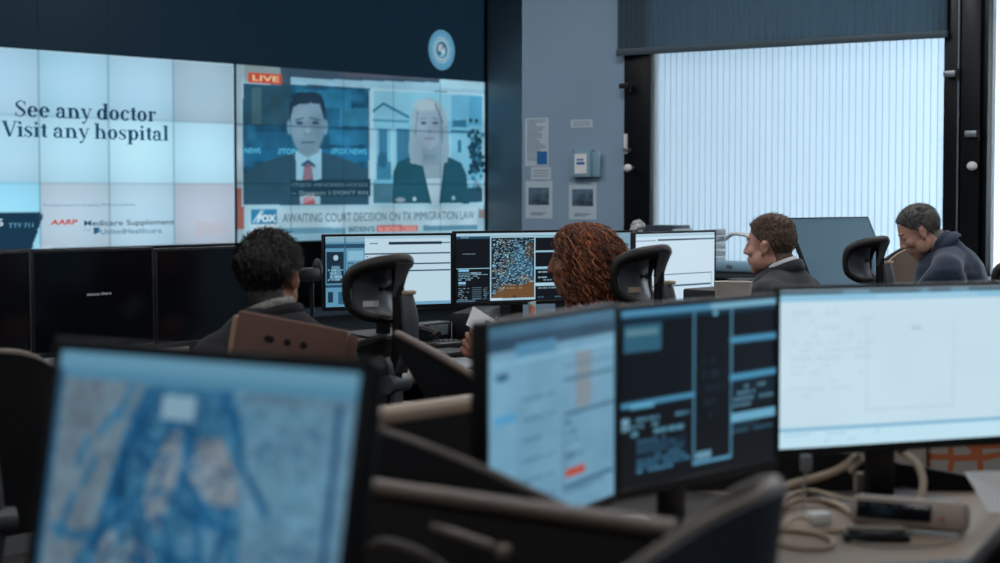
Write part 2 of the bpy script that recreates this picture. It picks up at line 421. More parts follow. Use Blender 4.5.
# local frame of the wall: +x along the wall, face towards -y
# (YAW_SEAT turns local x onto U, local -y onto V)
Mdark_disp = emis('idle_dark_display', '#10222f', 1.0)
Mtile = mat('display_bezel_black', '#06080b', .4)
rows = [(-2, Z1-2*ROW), (-1, Z1-ROW), (0, Z1), (1, Z1+ROW), (2, Z1+2*ROW), (3, Z1+3*ROW)]
for c in range(-6, 5):
    for r, z in rows:
        bm = B(); x0 = c*COL; box(bm, x0+.003, x0+COL-.003, .012, .16, z+.003, z+ROW-.003, .003)
        o = new('display_panel', bm, Mdark_disp if (r == 2 or r == 3) else Mtile, vw, smooth=False)
bm = B(); box(bm, -6*COL-.05, 5*COL+.02, .16, .17, .1, HC-.05); new('support_rack', bm, Mmatte, vw)
bm = B(); box(bm, 5*COL, 5*COL+.025, -.02, .16, Z1-2*ROW, Z1+4*ROW, .003); new('side_trim', bm, Mtile, vw)
def wallM(lx0, z0, off=0): return Matrix(((1, 0, 0, lx0), (0, 0, -1, .008-off), (0, 1, 0, z0), (0, 0, 0, 1)))
# ---- advert
AX0 = -5*COL; AW = 5*COL; AZ0 = Z1-ROW; AH = 3*ROW
m_ad = lambda px, py: (wl(px, py)[0]-LY0-AX0, wl(px, py)[1]-AZ0)
cv = Canvas(AW, AH, 220, 100, '#bfdcea', m_ad)
tint = {(0, 2): '#b2d0e0', (1, 2): '#a9cbe0', (2, 2): '#a4cde2', (3, 2): '#a8cce0', (4, 2): '#a0b9c8',
        (0, 1): '#aad0e6', (1, 1): '#aed3e6', (2, 1): '#b2d9ea', (3, 1): '#b9e2f2', (4, 1): '#b4dcef',
        (0, 0): '#a4dcf2', (1, 0): '#9fdcf5', (2, 0): '#b6c8d6', (3, 0): '#b3cfdf', (4, 0): '#b3bccb'}
for (i, j), c_ in tint.items():
    q = cv; msk = ((q.X >= i*COL) & (q.X < (i+1)*COL) & (q.Y >= j*ROW) & (q.Y < (j+1)*ROW)).astype(float); q.put(msk, c_)
    fx = (q.X-i*COL)/COL; fy = (q.Y-j*ROW)/ROW
    q.c += (msk*(.07*(1-((fx-.5)**2+(fy-.5)**2)*3)))[..., None]*np.array([.8, .9, 1])
cv.c += (cv.noise(9, 7, 1, 4)-.5)[..., None]*np.array([.04, .02, .015])
cv.c *= np.array([.95, .985, .995])
cv.poly([(-60, 213), (44.5, 213), (32, 250), (-60, 250)], '#16384e')
cv.poly([(196, 222), (228, 222), (228, 232), (196, 238)], '#c4a8ac', .25)
for i in range(1, 5):
    xx = i*COL; cv.put(np.clip(1.25-np.abs(cv.X-xx)/.007, 0, 1), '#3e6b85', .42)
for j in range(1, 3):
    yy = j*ROW; cv.put(np.clip(1.25-np.abs(cv.Y-yy)/.008, 0, 1), '#5f8aa3', .4)
cv.build('advert_picture', vw, wallM(AX0, AZ0), .93)
def wtext(s, px0, px1, pyb, cap_px, col, str_=.9, bold=0, off=.004, nm='lettering', shear=0):
    x0, zb_ = wl(px0, pyb); x1, _ = wl(px1, pyb); _, zt = wl(px0, pyb-cap_px)
    return text(nm, s, emis('ink_'+col, col, str_), vw, x0-LY0, x1-LY0, 0, zt-zb_, wallM(0, wl((px0+px1)/2, pyb)[1], off), bold=bold, shear=shear)
# serif headline: strokes of the built-in face thickened, with slab serifs added along baseline and x-height
def serif_glyphs(bm, string):
    """a bold text serif face drawn from stems, stressed bowls and slabs; capital height 1"""
    X = [0.0]
    def pg(pts): bm.faces.new([bm.verts.new((X[0]+x, y, 0)) for x, y in pts])
    def rc(x0, y0, x1, y1): pg([(x0, y0), (x1, y0), (x1, y1), (x0, y1)])
    def stem(x, y0, y1, top=1, bot=1, w=.205):
        rc(x, y0, x+w, y1)
        if bot: rc(x-.08, y0, x+w+.08, y0+.055)
        if top: pg([(x-.1, y1-.075), (x+.02, y1-.075), (x+.02, y1), (x-.1, y1-.03)])
    def bowl(cx, cy, rx, ry, a0=0, a1=360, tw=.215, tt=.075):
        n = 22; P = []
        for k in range(n+1):
            a = math.radians(a0+(a1-a0)*k/n); c, q = math.cos(a), math.sin(a); P.append(((cx+rx*c, cy+ry*q), (cx+(rx-tw)*c, cy+(ry-tt)*q)))
        for A, Bq in zip(P, P[1:]): pg([A[0], Bq[0], Bq[1], A[1]])
    def dot(cx, cy, r): pg([(cx+r*math.cos(2*PI*k/14), cy+r*math.sin(2*PI*k/14)) for k in range(14)])
    def stroke(pts, ws):
        P = catmull([(x, y, 0) for x, y in pts], 5); W = []
        for k in range(len(pts)-1): W += [ws[k]+(ws[k+1]-ws[k])*q/5 for q in range(5)]
        W.append(ws[-1]); E = []
        for k, p in enumerate(P):
            d = (P[min(k+1, len(P)-1)]-P[max(k-1, 0)]).normalized(); n = Vector((-d.y, d.x, 0))*W[k]/2; E.append(((p+n).to_2d()[:], (p-n).to_2d()[:]))
        for A, Bq in zip(E, E[1:]): pg([A[0], Bq[0], Bq[1], A[1]])
    def ess(h, w):
        stroke([(w*.88, h*.80), (w*.70, h*.95), (w*.40, h*.965), (w*.16, h*.76), (w*.42, h*.55), (w*.72, h*.40), (w*.84, h*.22), (w*.55, h*.03), (w*.28, h*.05), (w*.08, h*.24)], [.05, .055, .06, .14, .18, .18, .14, .06, .055, .05])
        rc(w*.86, h*.70, w*.93, h*.98); rc(w*.04, h*.02, w*.11, h*.30)
    for ch in string:
        adv = .3
        if ch == 'o': bowl(.32, .34, .32, .36); adv = .72
        elif ch == 'c': bowl(.32, .34, .32, .36, 50, 325); dot(.50, .54, .085); adv = .63
        elif ch == 'e': bowl(.32, .34, .32, .36, 0, 322); rc(.1, .33, .60, .385); adv = .70
        elif ch == 'a': rc(.38, .05, .55, .48); bowl(.29, .47, .26, .23, 0, 165); dot(.13, .50, .075); bowl(.25, .19, .24, .21, 60, 330, .16); rc(.53, 0, .68, .055); rc(.44, 0, .55, .1); adv = .72
        elif ch in 'nh': stem(.08, 0, .68 if ch == 'n' else 1.06); bowl(.40, .40, .27, .29, 0, 130); stem(.50, 0, .42, 0); adv = .83
        elif ch == 'd': bowl(.32, .34, .32, .36); stem(.46, 0, 1.06, 1, 0); rc(.6, 0, .74, .055); adv = .79
        elif ch == 'p': stem(.08, -.32, .68); bowl(.42, .34, .32, .36); adv = .80
        elif ch == 'y': stroke([(.12, .66), (.37, .02)], [.19, .15]); stroke([(.60, .66), (.38, .05), (.24, -.25)], [.06, .06, .07]); dot(.15, -.25, .085); rc(-.02, .63, .28, .68); rc(.46, .63, .72, .68); adv = .70
        elif ch == 'V': stroke([(.16, .98), (.47, .0)], [.21, .17]); stroke([(.80, .98), (.48, .02)], [.07, .07]); rc(0, .945, .34, 1); rc(.66, .945, .94, 1); adv = .90
        elif ch == 'S': ess(1, .68); adv = .74
        elif ch == 's': ess(.68, .50); adv = .56
        elif ch == 't': stem(.12, .08, .86, 0, 0); rc(0, .62, .42, .68); stroke([(.20, .12), (.28, .03), (.42, .07)], [.15, .09, .05]); adv = .47
        elif ch == 'r': stem(.08, 0, .68); stroke([(.22, .46), (.32, .62), (.46, .64)], [.06, .08, .08]); dot(.47, .58, .085); adv = .58
        elif ch == 'i': stem(.08, 0, .68); dot(.165, .90, .10); adv = .40
        elif ch == 'l': stem(.08, 0, 1.06); adv = .40
        X[0] += adv
    return X[0]
def serif_text(s, px0, px1, pyb, cap_px, col):
    bm = B(); wd = serif_glyphs(bm, s)
    x0, _ = wl(px0, pyb); x1, _ = wl(px1, pyb); zb_ = wl((px0+px1)/2, pyb)[1]; cap = wl((px0+px1)/2, pyb-cap_px)[1]-zb_; k = (x1-x0)/(wd-.06)
    for v in bm.verts: v.co = Vector((v.co.x*k, v.co.y*cap, 0))
    bmesh.ops.transform(bm, matrix=wallM(x0-LY0, zb_, .004), verts=bm.verts); new('headline_lettering', bm, emis('ink_'+col, col, .9), vw, smooth=False)
wtext('TTY 711', 9, 33.5, 227.5, 4.4, '#6fb4d8')
wtext('5', -3, 3.5, 226, 7, '#c6e4f2', bold=.02)
wtext('Providers must be accepting Medicare patients.', 44, 136, 206, 2.6, '#56809a')
wtext('AARP', 50.5, 78, 224.5, 5, '#c8402c', bold=.03, shear=.15)
wtext('Medicare Supplement', 84.5, 174.5, 225, 5.4, '#173c54', bold=.008)
wtext('UnitedHealthcare', 101, 162, 233.5, 5.2, '#2f6a8c', bold=.004)
wtext('from', 84.5, 91, 231, 2, '#56809a')
bm = B()
(xa, za), (xb, zc) = wl(94, 234), wl(99.5, 227.5)
box(bm, xa-LY0, xa-LY0+.035, 0, .006, za, zc, .001); box(bm, xa-LY0+.04, xb-LY0, 0, .006, za+.012, zc, .001); new('shield_mark', bm, emis('ink_#1f5a80', '#1f5a80', .9), vw)
# ---- broadcast
NX0 = 0; NW = 5*COL; NZ0 = Z1-ROW; NH = 3*ROW
m_n = lambda px, py: (wl(px, py)[0]-LY0, wl(px, py)[1]-NZ0)
cv = Canvas(NW, NH, 380, 190, '#7fb3cc', m_n)
cv.poly([(235, 60), (281, 60), (281, 90), (235, 90)], '#8f9793'); cv.poly([(281, 60), (490, 60), (490, 95), (281, 92)], '#3d4b59')
cv.poly([(340, 60), (490, 60), (490, 81), (340, 77)], '#56505a')
cv.poly([(235, 60), (245, 60), (245, 250), (235, 250)], '#9fb0b6')
cv.poly([(235, 188), (246, 188), (246, 229), (235, 229)], '#a4574a')
cv.poly([(235, 127), (245, 127), (245, 180), (235, 180)], '#b8c4cc')
cv.poly([(291, 77), (345, 80), (400, 81.5), (490, 84), (490, 94), (291, 84)], '#9cc6da')
cv.poly([(440, 79), (490, 80), (490, 90), (440, 88)], '#b4dcea')
cv.poly([(484, 90), (490, 90), (490, 240), (484, 240)], '#7fb6d0'); cv.poly([(485, 150), (490, 150), (490, 210), (485, 210)], '#6a3540')
# left window: newsroom
cv.poly([(242, 82), (371, 90), (371, 207), (242, 207)], '#a9c9d6')
cv.poly([(243.5, 83.5), (369.5, 88.5), (369.5, 204.5), (243.5, 205)], '#1d506e')
n1 = cv.noise(34, 20, 1, 5); x0_, y0_ = cv.P((243.5, 205)); x1_, y1_ = cv.P((369.5, 86))
msk = ((cv.X > x0_) & (cv.X < x1_) & (cv.Y > y0_) & (cv.Y < y1_)).astype(float)
cv.c += (msk*(n1-.45))[..., None]*np.array([.08, .2, .27])
cv.poly([(243.5, 83.5), (291, 85), (291, 125), (243.5, 125)], '#27404a', .75)
for (a, b, c_, d_, k) in ((252, 88, 262, 124, '#55706f'), (270, 90, 284, 124, '#2b4650'), (296, 90, 352, 108, '#2f86ad'), (340, 108, 369, 126, '#3f93b8'), (250, 132, 288, 148, '#22648a'), (330, 130, 369, 145, '#2a7ba3')): cv.rect(a, b, c_, d_, k, .55)
cv.rect(243.5, 149, 369.5, 161, '#1f6a94', .8)
# his suit, shirt, tie
cv.poly([(243.5, 205), (243.5, 176), (258, 164), (280, 157), (296, 152), (320, 152), (338, 156), (356, 163), (369.5, 172), (369.5, 205)], '#2a4858')
cv.poly([(296, 152), (300, 149), (322, 149), (322, 180), (297, 180)], '#9ccbdf')
cv.poly([(305, 163), (312, 163), (314, 180), (303, 180)], '#7c5f72'); cv.line(303, 165, 309, 161, .03, '#23485c'); cv.line(309, 161, 315, 166, .03, '#23485c')
for k in range(4): cv.line(304, 170+k*3, 313, 167+k*3, .012, '#b98a90')
# head
cv.poly([(297, 140), (319, 140), (320, 152), (308, 158), (298, 152)], '#7d9cab')
cv.ell(290.5, 127, 3, 8, '#6f95a6'); cv.ell(325.5, 127, 3, 8, '#6f95a6')
cv.ell(308, 124, 17, 30, '#7b94a4', 1, .1); cv.ell(308, 138, 13.5, 16, '#7890a0', 1, .15); cv.ell(304, 114, 8, 7, '#8da4b2', .6, .9); cv.ell(301, 132, 5, 6, '#88a0ae', .6, .9); cv.ell(320, 130, 4, 14, '#647e90', .5, .9)
cv.poly([(290, 124), (290, 104), (294, 98), (302, 94), (310, 92), (318, 94), (324, 99), (326, 108), (325.5, 122), (322.5, 112), (320, 104), (311, 103), (300, 104), (294, 107), (292, 114)], '#1c2a38')
cv.ell(303, 98, 11, 6, '#1b2a37'); cv.ell(313, 97, 10, 5, '#1c2b38')
cv.line(296, 120, 304, 118, .014, '#2a3f50'); cv.line(311, 118, 320, 120, .014, '#2a3f50')
cv.ell(300, 123, 3.6, 1.8, '#2b4052'); cv.ell(316, 123, 3.6, 1.8, '#2b4052')
cv.line(305, 134, 312, 134, .014, '#5b7385'); cv.ell(308.5, 130, 3, 4.5, '#9ab0bc', .7, .5)
cv.line(302, 142.5, 315, 142.5, .02, '#4c6272'); cv.line(304, 146, 313, 146, .012, '#6b8494')
cv.ell(308, 150, 8, 3, '#6e8796', .5, .5)
# captions
cv.poly([(291, 180), (371, 179), (371, 196), (291, 196)], '#16303e', .93)
cv.poly([(300, 196), (321, 196), (321, 204.5), (301, 204.5)], '#9cc4d4'); cv.poly([(304, 197), (315, 197), (316, 204.5), (303, 204.5)], '#b5525a')
for k in range(4): cv.line(303, 203-k*2.2, 315, 198.5-k*1.5, .01, '#dccad0', .8)
# right window: white portico
cv.poly([(371, 88), (484.5, 94), (484.5, 204), (371, 205)], '#b5dbe8')
cv.poly([(374, 90.5), (483, 95.5), (483, 202.5), (374, 204)], '#74b7d3')
cv.poly([(374, 90.5), (483, 95.5), (483, 125), (374, 112)], '#8fcae0')
cv.rect(396, 92, 440, 125, '#8cd0e8', .6); cv.rect(452, 95, 470, 130, '#4d9cc2', .55); cv.rect(470, 96, 483, 125, '#2f89b5', .6)
cv.poly([(374, 112), (384, 104), (409, 118), (409, 128), (374, 127)], '#86c3d9'); cv.line(374, 111, 384, 103.5, .03, '#2f6f8e'); cv.line(384, 103.5, 409, 117, .03, '#2f6f8e')
cv.line(374, 120, 409, 121.5, .025, '#4088a6')
for k, x in enumerate((378, 396, 404)):
    cv.rect(x+1.5, 129, x+10 if k < 2 else x+6, 178, '#2a5f7e', .8)
cv.rect(374, 128, 377, 180, '#a6d6e6'); cv.rect(392, 128, 395.5, 175, '#a9d9e8'); cv.rect(377, 162, 392, 180, '#38809f'); cv.ell(383, 160, 5, 8, '#24516c', .8, .4)
cv.rect(440, 128, 470, 178, '#7ebdd6'); cv.rect(453, 120, 467, 127, '#235a76', .8); cv.line(452, 131, 474, 132, .03, '#2e6d8b'); cv.rect(458, 140, 462, 152, '#2a6786'); cv.rect(444, 135, 452, 165, '#9ed2e4', .8)
rng = random.Random(4)
for _ in range(120): cv.ell(476.5+rng.gauss(0, 3.2), 155+rng.gauss(0, 13), 1.8, 2.2, rng.choice(('#122736', '#0f2230', '#2f6c88', '#1a3a4b')), .9, .4)
cv.rect(466, 180, 483, 186, '#9fd0e2', .7); cv.rect(374, 184, 400, 203, '#3c6272', .85); cv.rect(468, 188, 483, 202, '#17323f', .85)
# her jacket, top, neck, hair, face
cv.poly([(393, 203.5), (394, 172), (398, 162), (410, 157), (422, 154), (438, 154), (452, 158), (462, 163), (467, 175), (470, 203.5)], '#1c4856')
cv.poly([(421, 160), (445, 160), (440, 203.5), (431.5, 203.5)], '#8fa3ae'); cv.poly([(425, 179), (442, 178), (439, 203.5), (432, 203.5)], '#b7cfdd')
cv.line(421, 160, 431, 203, .03, '#143a47'); cv.line(446, 160, 441, 203, .03, '#143a47')
cv.ell(430, 124, 18, 26, '#9fb4c0', 1, .12); cv.poly([(412, 124), (409, 148), (411, 163), (424, 166), (424, 130)], '#95abb8'); cv.poly([(448, 124), (450, 148), (448, 162), (437, 166), (438, 130)], '#8fa6b4')
cv.poly([(423, 140), (438, 140), (440, 165), (422, 165)], '#8498a6', .9)
cv.ell(429.5, 128, 12, 21, '#98a9b8', 1, .12); cv.ell(426, 105, 12, 6, '#b8c7ce', .8, .6)
cv.line(418, 112, 416, 135, .02, '#54707f', .8); cv.line(436, 104, 443, 122, .03, '#54707f', .8); cv.line(442, 120, 443, 142, .025, '#5d7988', .8)
cv.ell(424, 123, 3, 1.5, '#39546a'); cv.ell(436, 123, 3, 1.5, '#39546a'); cv.ell(430, 131, 2.4, 3.5, '#8797a6', .7, .6); cv.line(426, 138.5, 434.5, 138.5, .022, '#857f92'); cv.line(420, 119, 427, 118, .01, '#5d7384'); cv.line(433, 118, 439, 119, .01, '#5d7384')
cv.ell(415, 199, 1.8, 2, '#b8d0d8'); cv.ell(454, 198, 1.8, 2, '#9cc0cc'); cv.ell(401, 200, 5, 2.6, '#9aa3a8', .9, .5)
# lower third
cv.poly([(245, 206), (484, 204), (484, 245), (245, 245)], '#a9cdd9')
cv.poly([(250, 209.5), (478, 207), (478, 225), (250, 228)], '#b9d3dc')
cv.poly([(251.5, 209.5), (277.5, 209.2), (277.5, 224), (251.5, 224.5)], '#2d7ba3'); cv.line(254, 222, 262, 211, .02, '#c9e6f0'); cv.line(257, 223, 264, 211, .012, '#c9e6f0')
cv.poly([(279, 228), (346, 227.5), (346, 233.5), (279, 234)], '#5f92a8', .9)
cv.poly([(377, 225.5), (418, 225), (418, 231.5), (377, 232)], '#c9605a')
cv.poly([(424, 225.5), (478, 225), (478, 230), (424, 231)], '#4c7c92', .85)
cv.poly([(245, 236), (484, 232), (484, 250), (245, 250)], '#8fb6c6')
cv.poly([(250, 232), (262, 232), (262, 235), (250, 235)], '#c05a4c')
cv.poly([(479, 209), (487, 209), (487, 218), (479, 218)], '#8f7f78')
cv.c = cv.c*.84+np.array([.035, .085, .115])  # bluish haze over the whole broadcast, painted into its colours
cv.c *= (1+(cv.noise(14, 10, 1, 8)-.5)*.16)[..., None]
for i in range(0, 5):
    cv.put(np.clip(1.2-np.abs(cv.X-i*COL)/.009, 0, 1), '#123448', .45)
for j in range(1, 3): cv.put(np.clip(1.2-np.abs(cv.Y-j*ROW)/.009, 0, 1), '#123448', .5)
cv.put((cv.X < .035).astype(float), '#0d2230')
cv.build('news_picture', vw, wallM(NX0, NZ0), .9)
bm = B(); (xa, za), (xb, zb_) = wl(248.5, 82.5), wl(282, 74.5)
box(bm, xa-LY0, xb-LY0, .002, .006, za, zb_, .002); new('live_badge', bm, emis('ink_badge', '#c2503f', .85), vw)
wtext('LIVE', 252.5, 279, 81.2, 5.5, '#e2c9a0', bold=.02, off=.01)
wtext('AWAITING COURT DECISION ON TX IMMIGRATION LAW', 283, 474.5, 220.8, 9, '#214a63', bold=.0)
wtext('FOX', 258, 276.5, 221.5, 6.5, '#cfe9f2', bold=.05)
wtext('NEWS', 255, 275, 231, 5.5, '#d8eaf0', bold=.04)
wtext("BIDEN'S", 349, 375, 231.5, 5, '#2d566c', bold=.02)
wtext('BORDER CRISIS', 379, 416.5, 231, 4.6, '#e3a39c', bold=.02)
wtext('NEWS', 245, 261, 153, 5, '#58b4dc', bold=.03); wtext('//TOP', 278, 296, 154, 5.5, '#58b4dc', bold=.03); wtext('//FOX NEWS', 331, 367, 154, 5.5, '#4fb0da', bold=.03)
wtext('CRIJOE ABHORRES HOUSES', 292, 368, 186.5, 3.6, '#5e8797'); wtext('-- Shannon: I DON\'T KN', 292, 368, 194.5, 3.8, '#7ba3b1')
wtext('TU-L40', 36, 50.5, 249, 4.2, '#cfdde4', off=.02)
serif_text('See any doctor', 15, 156, 119, 15.5, '#123a58')
serif_text('Visit any hospital', 2, 168.5, 138.5, 15, '#164a6c')
# round seal shown in the dark row
sx, sz = wl(442, 50); Rr = wl(442, 30)[1]-sz
cs = Canvas(2*Rr, 2*Rr, 90, 90, '#0c1c28', lambda x, y: (Rr+x*Rr, Rr+y*Rr))
for r_, c_ in ((1, '#6fa6c4'), (.93, '#3f83a8'), (.66, '#b4d6e4'), (.60, '#16425e'), (.55, '#9cc4d6'), (.44, '#2d6180')): cs.ell(0, 0, r_, r_, c_, 1, .04)
for k in range(30):
    a = 2*PI*k/30; cs.ell(.79*math.cos(a), .79*math.sin(a), .035, .06, '#a9d4e6', .7, .4)
cs.ell(-.08, .06, .2, .24, '#a9b7c4', 1, .3); cs.ell(.14, -.05, .14, .2, '#9cc8dc', 1, .3); cs.ell(.05, .1, .1, .08, '#a06a72', .9, .4); cs.ell(0, -.28, .22, .1, '#7eb4cc', .9, .4); cs.ell(-.12, -.15, .08, .1, '#193c54', .8, .4)
o = cs.build('seal_picture', vw, wallM(sx-LY0-Rr, sz-Rr, .004), .95)
me = o.data; bmq = bmesh.new(); bmq.from_mesh(me)
cen = Vector((sx-LY0, .004, sz)); bmesh.ops.delete(bmq, geom=[f for f in bmq.faces if (f.calc_center_median()-cen).length > Rr], context='FACES'); bmq.to_mesh(me); bmq.free()

# ================================================================== NOTICES on the grey wall
def notice(px0, py0, px1, py1, label, painter, cat='notice', name='paper_notice', thick=.002, m=None, grp='papers pinned to the grey wall'):
    a = lx_at(px0); b = lx_at(px1); Ya = rm(a, PW).y; Yb = rm(b, PW).y
    z1 = (at(px0, py0, Ya).z+at(px1, py0, Yb).z)/2; z0 = (at(px0, py1, Ya).z+at(px1, py1, Yb).z)/2
    t = thing(name, label, cat, rm(a, PW, z0), YAW_ROOM, grp)
    w, h = b-a, z1-z0; bm = B(); box(bm, 0, w, -thick, -.0005, 0, h); new('sheet', bm, m or mat('cool_white_paper', '#b9cdd8', .8, var=.03), t, smooth=False)
    painter(t, w, h, thick+.0008); return t
def flat(bm, x0, x1, z0, z1, y):
    bm.faces.new([bm.verts.new(p) for p in ((x0, -y, z0), (x1, -y, z0), (x1, -y, z1), (x0, -y, z1))])
ink = mat('grey_ink', '#5c6d7a', .8); blueink = mat('blue_ink', '#1f6aa8', .6); darkink = mat('dark_photo_ink', '#4a6274', .6, var=.75, scale=13); midink = mat('mid_photo_ink', '#7d95a2', .6, var=.4, scale=40)
def p_list(t, w, h, y):
    bm = B(); rng = random.Random(2)
    for k in range(24):
        z = h*(.96-.036*k); flat(bm, w*.1, w*(.1+rng.uniform(.35, .8)), z-.004, z, y)
    new('printed_lines', bm, ink, t, smooth=False)
    bm = B(); flat(bm, w*.52, w*.95, h*.03, h*.3, y+.0006); new('blue_square', bm, blueink, t, smooth=False)
def p_photo(seed):
    def f(t, w, h, y):
        bm = B(); flat(bm, w*.12, w*.88, h*.36, h*.82, y); new('printed_photo', bm, darkink, t, smooth=False)
        bm = B(); flat(bm, w*.2, w*.8, h*.14, h*.16, y); flat(bm, w*.2, w*.65, h*.09, h*.11, y); new('printed_lines', bm, ink, t, smooth=False)
    return f
def p_lines(t, w, h, y):
    bm = B()
    for k in range(3): flat(bm, w*.12, w*.88, h*(.25+.22*k), h*(.3+.22*k), y)
    new('printed_lines', bm, ink, t, smooth=False)
notice(525, 118, 548.5, 166, 'tall printed list with a blue square, pinned at the wall corner', p_list)
notice(531, 167, 551, 179.5, 'small white card between the tall list and the photo sheet', p_lines)
notice(525.5, 181, 552.5, 218.5, 'white sheet with a dark photo below the tall printed list', p_photo(3))
notice(570.5, 119.5, 592.5, 127.5, 'narrow blank white strip above the blue leaflet holder', p_lines)
notice(569, 182.5, 596.5, 219.5, 'white sheet with a dark photo below the blue leaflet holder', p_photo(8))
# leaflet holder
a = lx_at(574); b = lx_at(594); Yd = rm(a, PW).y; z1 = at(574, 150, Yd).z; z0 = at(574, 177, Yd).z
t = thing('leaflet_holder', 'clear blue box with a white leaflet fixed to the grey wall', 'leaflet holder', rm(a, PW, z0), YAW_ROOM)
w = b-a; h = z1-z0; Mcl = mat('pale_blue_plastic', '#86a9ba', .25, var=.05); bm = B()
box(bm, 0, w, -.006, -.001, 0, h+.01, .001); box(bm, 0, w, -.05, -.0, 0, .006, .001); box(bm, 0, w, -.052, -.048, 0, h*.9, .001); box(bm, 0, .004, -.05, 0, 0, h, .001); box(bm, w-.004, w, -.05, 0, 0, h, .001); new('holder_body', bm, Mcl, t)
bm = B(); box(bm, w+.0, w+.075, -.03, -.027, .0, h*.92, .001); new('folded_flap', bm, Mcl, t)
bm = B(); box(bm, w*.25, w*.85, -.056, -.0525, h*.12, h*.85); o = new('leaflet', bm, Mpaper, t, smooth=False)
bm = B(); flat(bm, w*.35, w*.75, h*.45, h*.55, .0566); flat(bm, w*.35, w*.7, h*.6, h*.66, .0566); new('leaflet_print', bm, blueink, t, smooth=False)

# ================================================================== WORKTOPS
def worktop(name, label, lx0, lx1, ly0, ly1, front, zt=.74, group=None, top=None):
    """a console worktop with a rounded front edge, on box pedestals; front = +1 if the sitter is on the +V side"""
    t = thing(name, label, 'desk', rm((lx0+lx1)/2, (ly0+ly1)/2), YAW_ROOM, group)
    w, d = lx1-lx0, ly1-ly0
    bm = B(); box(bm, -w/2, w/2, -d/2, d/2, zt-.035, zt, .004); new('tabletop', bm, top or Mdesk, t)
    bm = B(); xf = front*w/2; cyl(bm, (xf, -d/2, zt-.028), (xf, d/2, zt-.028), .028); new('front_edge', bm, Mbeige, t)
    n = max(2, int(d/1.5)+1)
    for i in range(n):
        y = -d/2+.08+(d-.16)*i/(n-1); bm = B(); box(bm, -w/2+.06, w/2-.12, y-.025, y+.025, 0, zt-.035, .004); new('pedestal', bm, Mblack, t)
    bm = B(); box(bm, -front*w/2+front*.02-.01, -front*w/2+front*.02+.01, -d/2+.1, d/2-.1, .12, zt-.035); new('modesty_panel', bm, Mmatte, t)
    return t
worktop('console_desk', 'long beige console desk carrying the row of monitors before the display wall', -5.55, -4.2, 1.2, 9.4, 1, top=mat('dark_brown_laminate', '#3d3731', .5, var=.06, scale=6))
worktop('console_desk', 'beige worktop in the foreground under the pale display with the tangled cables', -2.16, -1.08, .85, 3.60, 1)
# partition with a rounded beige cap behind the foreground row
t = thing('low_partition', 'dark low partition with rounded beige cap behind the tilted foreground monitor', 'partition', rm(-2.3, 3.2), YAW_ROOM)
bm = B(); box(bm, -.02, .02, -.85, 1.05, 0, .92); new('panel', bm, Mmatte, t)
bm = B(); cyl(bm, (0, -.85, .93), (0, 1.05, .93), .023); new('rounded_cap', bm, Mbeige, t)
# upstand at the worktop's end
bm = B(); q = [(-.42, 0, 0), (.40, 0, 0), (.40, 0, .012), (.05, 0, .075), (-.42, 0, .095)]
f = bm.faces.new([bm.verts.new(p_) for p_ in q]); r = bmesh.ops.extrude_face_region(bm, geom=[f]); bmesh.ops.translate(bm, vec=(0, .02, 0), verts=[v for v in r['geom'] if isinstance(v, bmesh.types.BMVert)]); bmesh.ops.recalc_face_normals(bm, faces=bm.faces)
o = new('desk_upstand', bm, Mmatte, loc=(.66, 3.74, .74), yaw=.0, smooth=False); tag(o, 'low black upstand closing the far side of the cable-strewn worktop', 'panel')
# cross divider with a swooping top
t = thing('desk_divider', 'dark desk divider with a swooping top edge beside the foreground map monitor', 'divider', rm(-1.66, 1.80, .74), YAW_ROOM)
prof = [(-.44, .33), (-.25, .322), (-.08, .306), (.05, .288), (.15, .268), (.25, .243), (.34, .215), (.41, .165), (.44, .1)]
bm = B(); vs1 = [bm.verts.new((x, -.008, z)) for x, z in prof]+[bm.verts.new((.44, -.008, 0)), bm.verts.new((-.44, -.008, 0))]
f = bm.faces.new(vs1); r = bmesh.ops.extrude_face_region(bm, geom=[f]); bmesh.ops.translate(bm, vec=(0, .016, 0), verts=[v for v in r['geom'] if isinstance(v, bmesh.types.BMVert)]); bmesh.ops.recalc_face_normals(bm, faces=bm.faces)
new('divider_panel', bm, mat('charcoal_fabric', '#101317', .9), t, smooth=False)
bm = B(); tube(bm, [(x, 0, z) for x, z in prof], .006, 8, 4); new('edge_trim', bm, mat('brown_highlight_trim', '#4f463e', .45), t)  # brown highlight along the top edge put into the trim colour
t = thing('desk_rail', 'grey brown horizontal rail crossing in front of the tilted foreground monitor', 'rail', rm(-1.55, 1.70, .74), YAW_ROOM)
Mrail = mat('worn_rail', '#6b6055', .4, var=.2)
bm = B(); tube(bm, [(-.42, 0, .245), (0, 0, .24), (.44, 0, .238)], .013, 12, 5, flat=(1, .8)); new('rail_tube', bm, Mrail, t)
bm = B(); box(bm, -.42, .44, .0, .012, .0, .235); new('rail_panel', bm, Mmatte, t)
for x in (-.40, .42): bm = B(); cyl(bm, (x, .0, 0), (x, .0, .235), .014); new('post', bm, Mblack, t)
bm = B(); tube(bm, [(.0, -.03, .165), (.05, -.05, .185), (.12, -.05, .175), (.16, -.04, .14), (.17, -.02, .08)], .006, 8); new('cable_loop', bm, mat('dark_cable', '#3a3632', .5), t)
bm = B(); tube(bm, [(.10, -.02, .205), (.15, -.05, .21), (.22, -.05, .20)], .005, 8); ell(bm, (.235, -.05, .195), .010); new('clamp_lever', bm, Mrail, t)
bm = B(); ell(bm, (.215, -.05, .13), (.012, .010, .015)); new('clamp_knob', bm, Mrail, t)

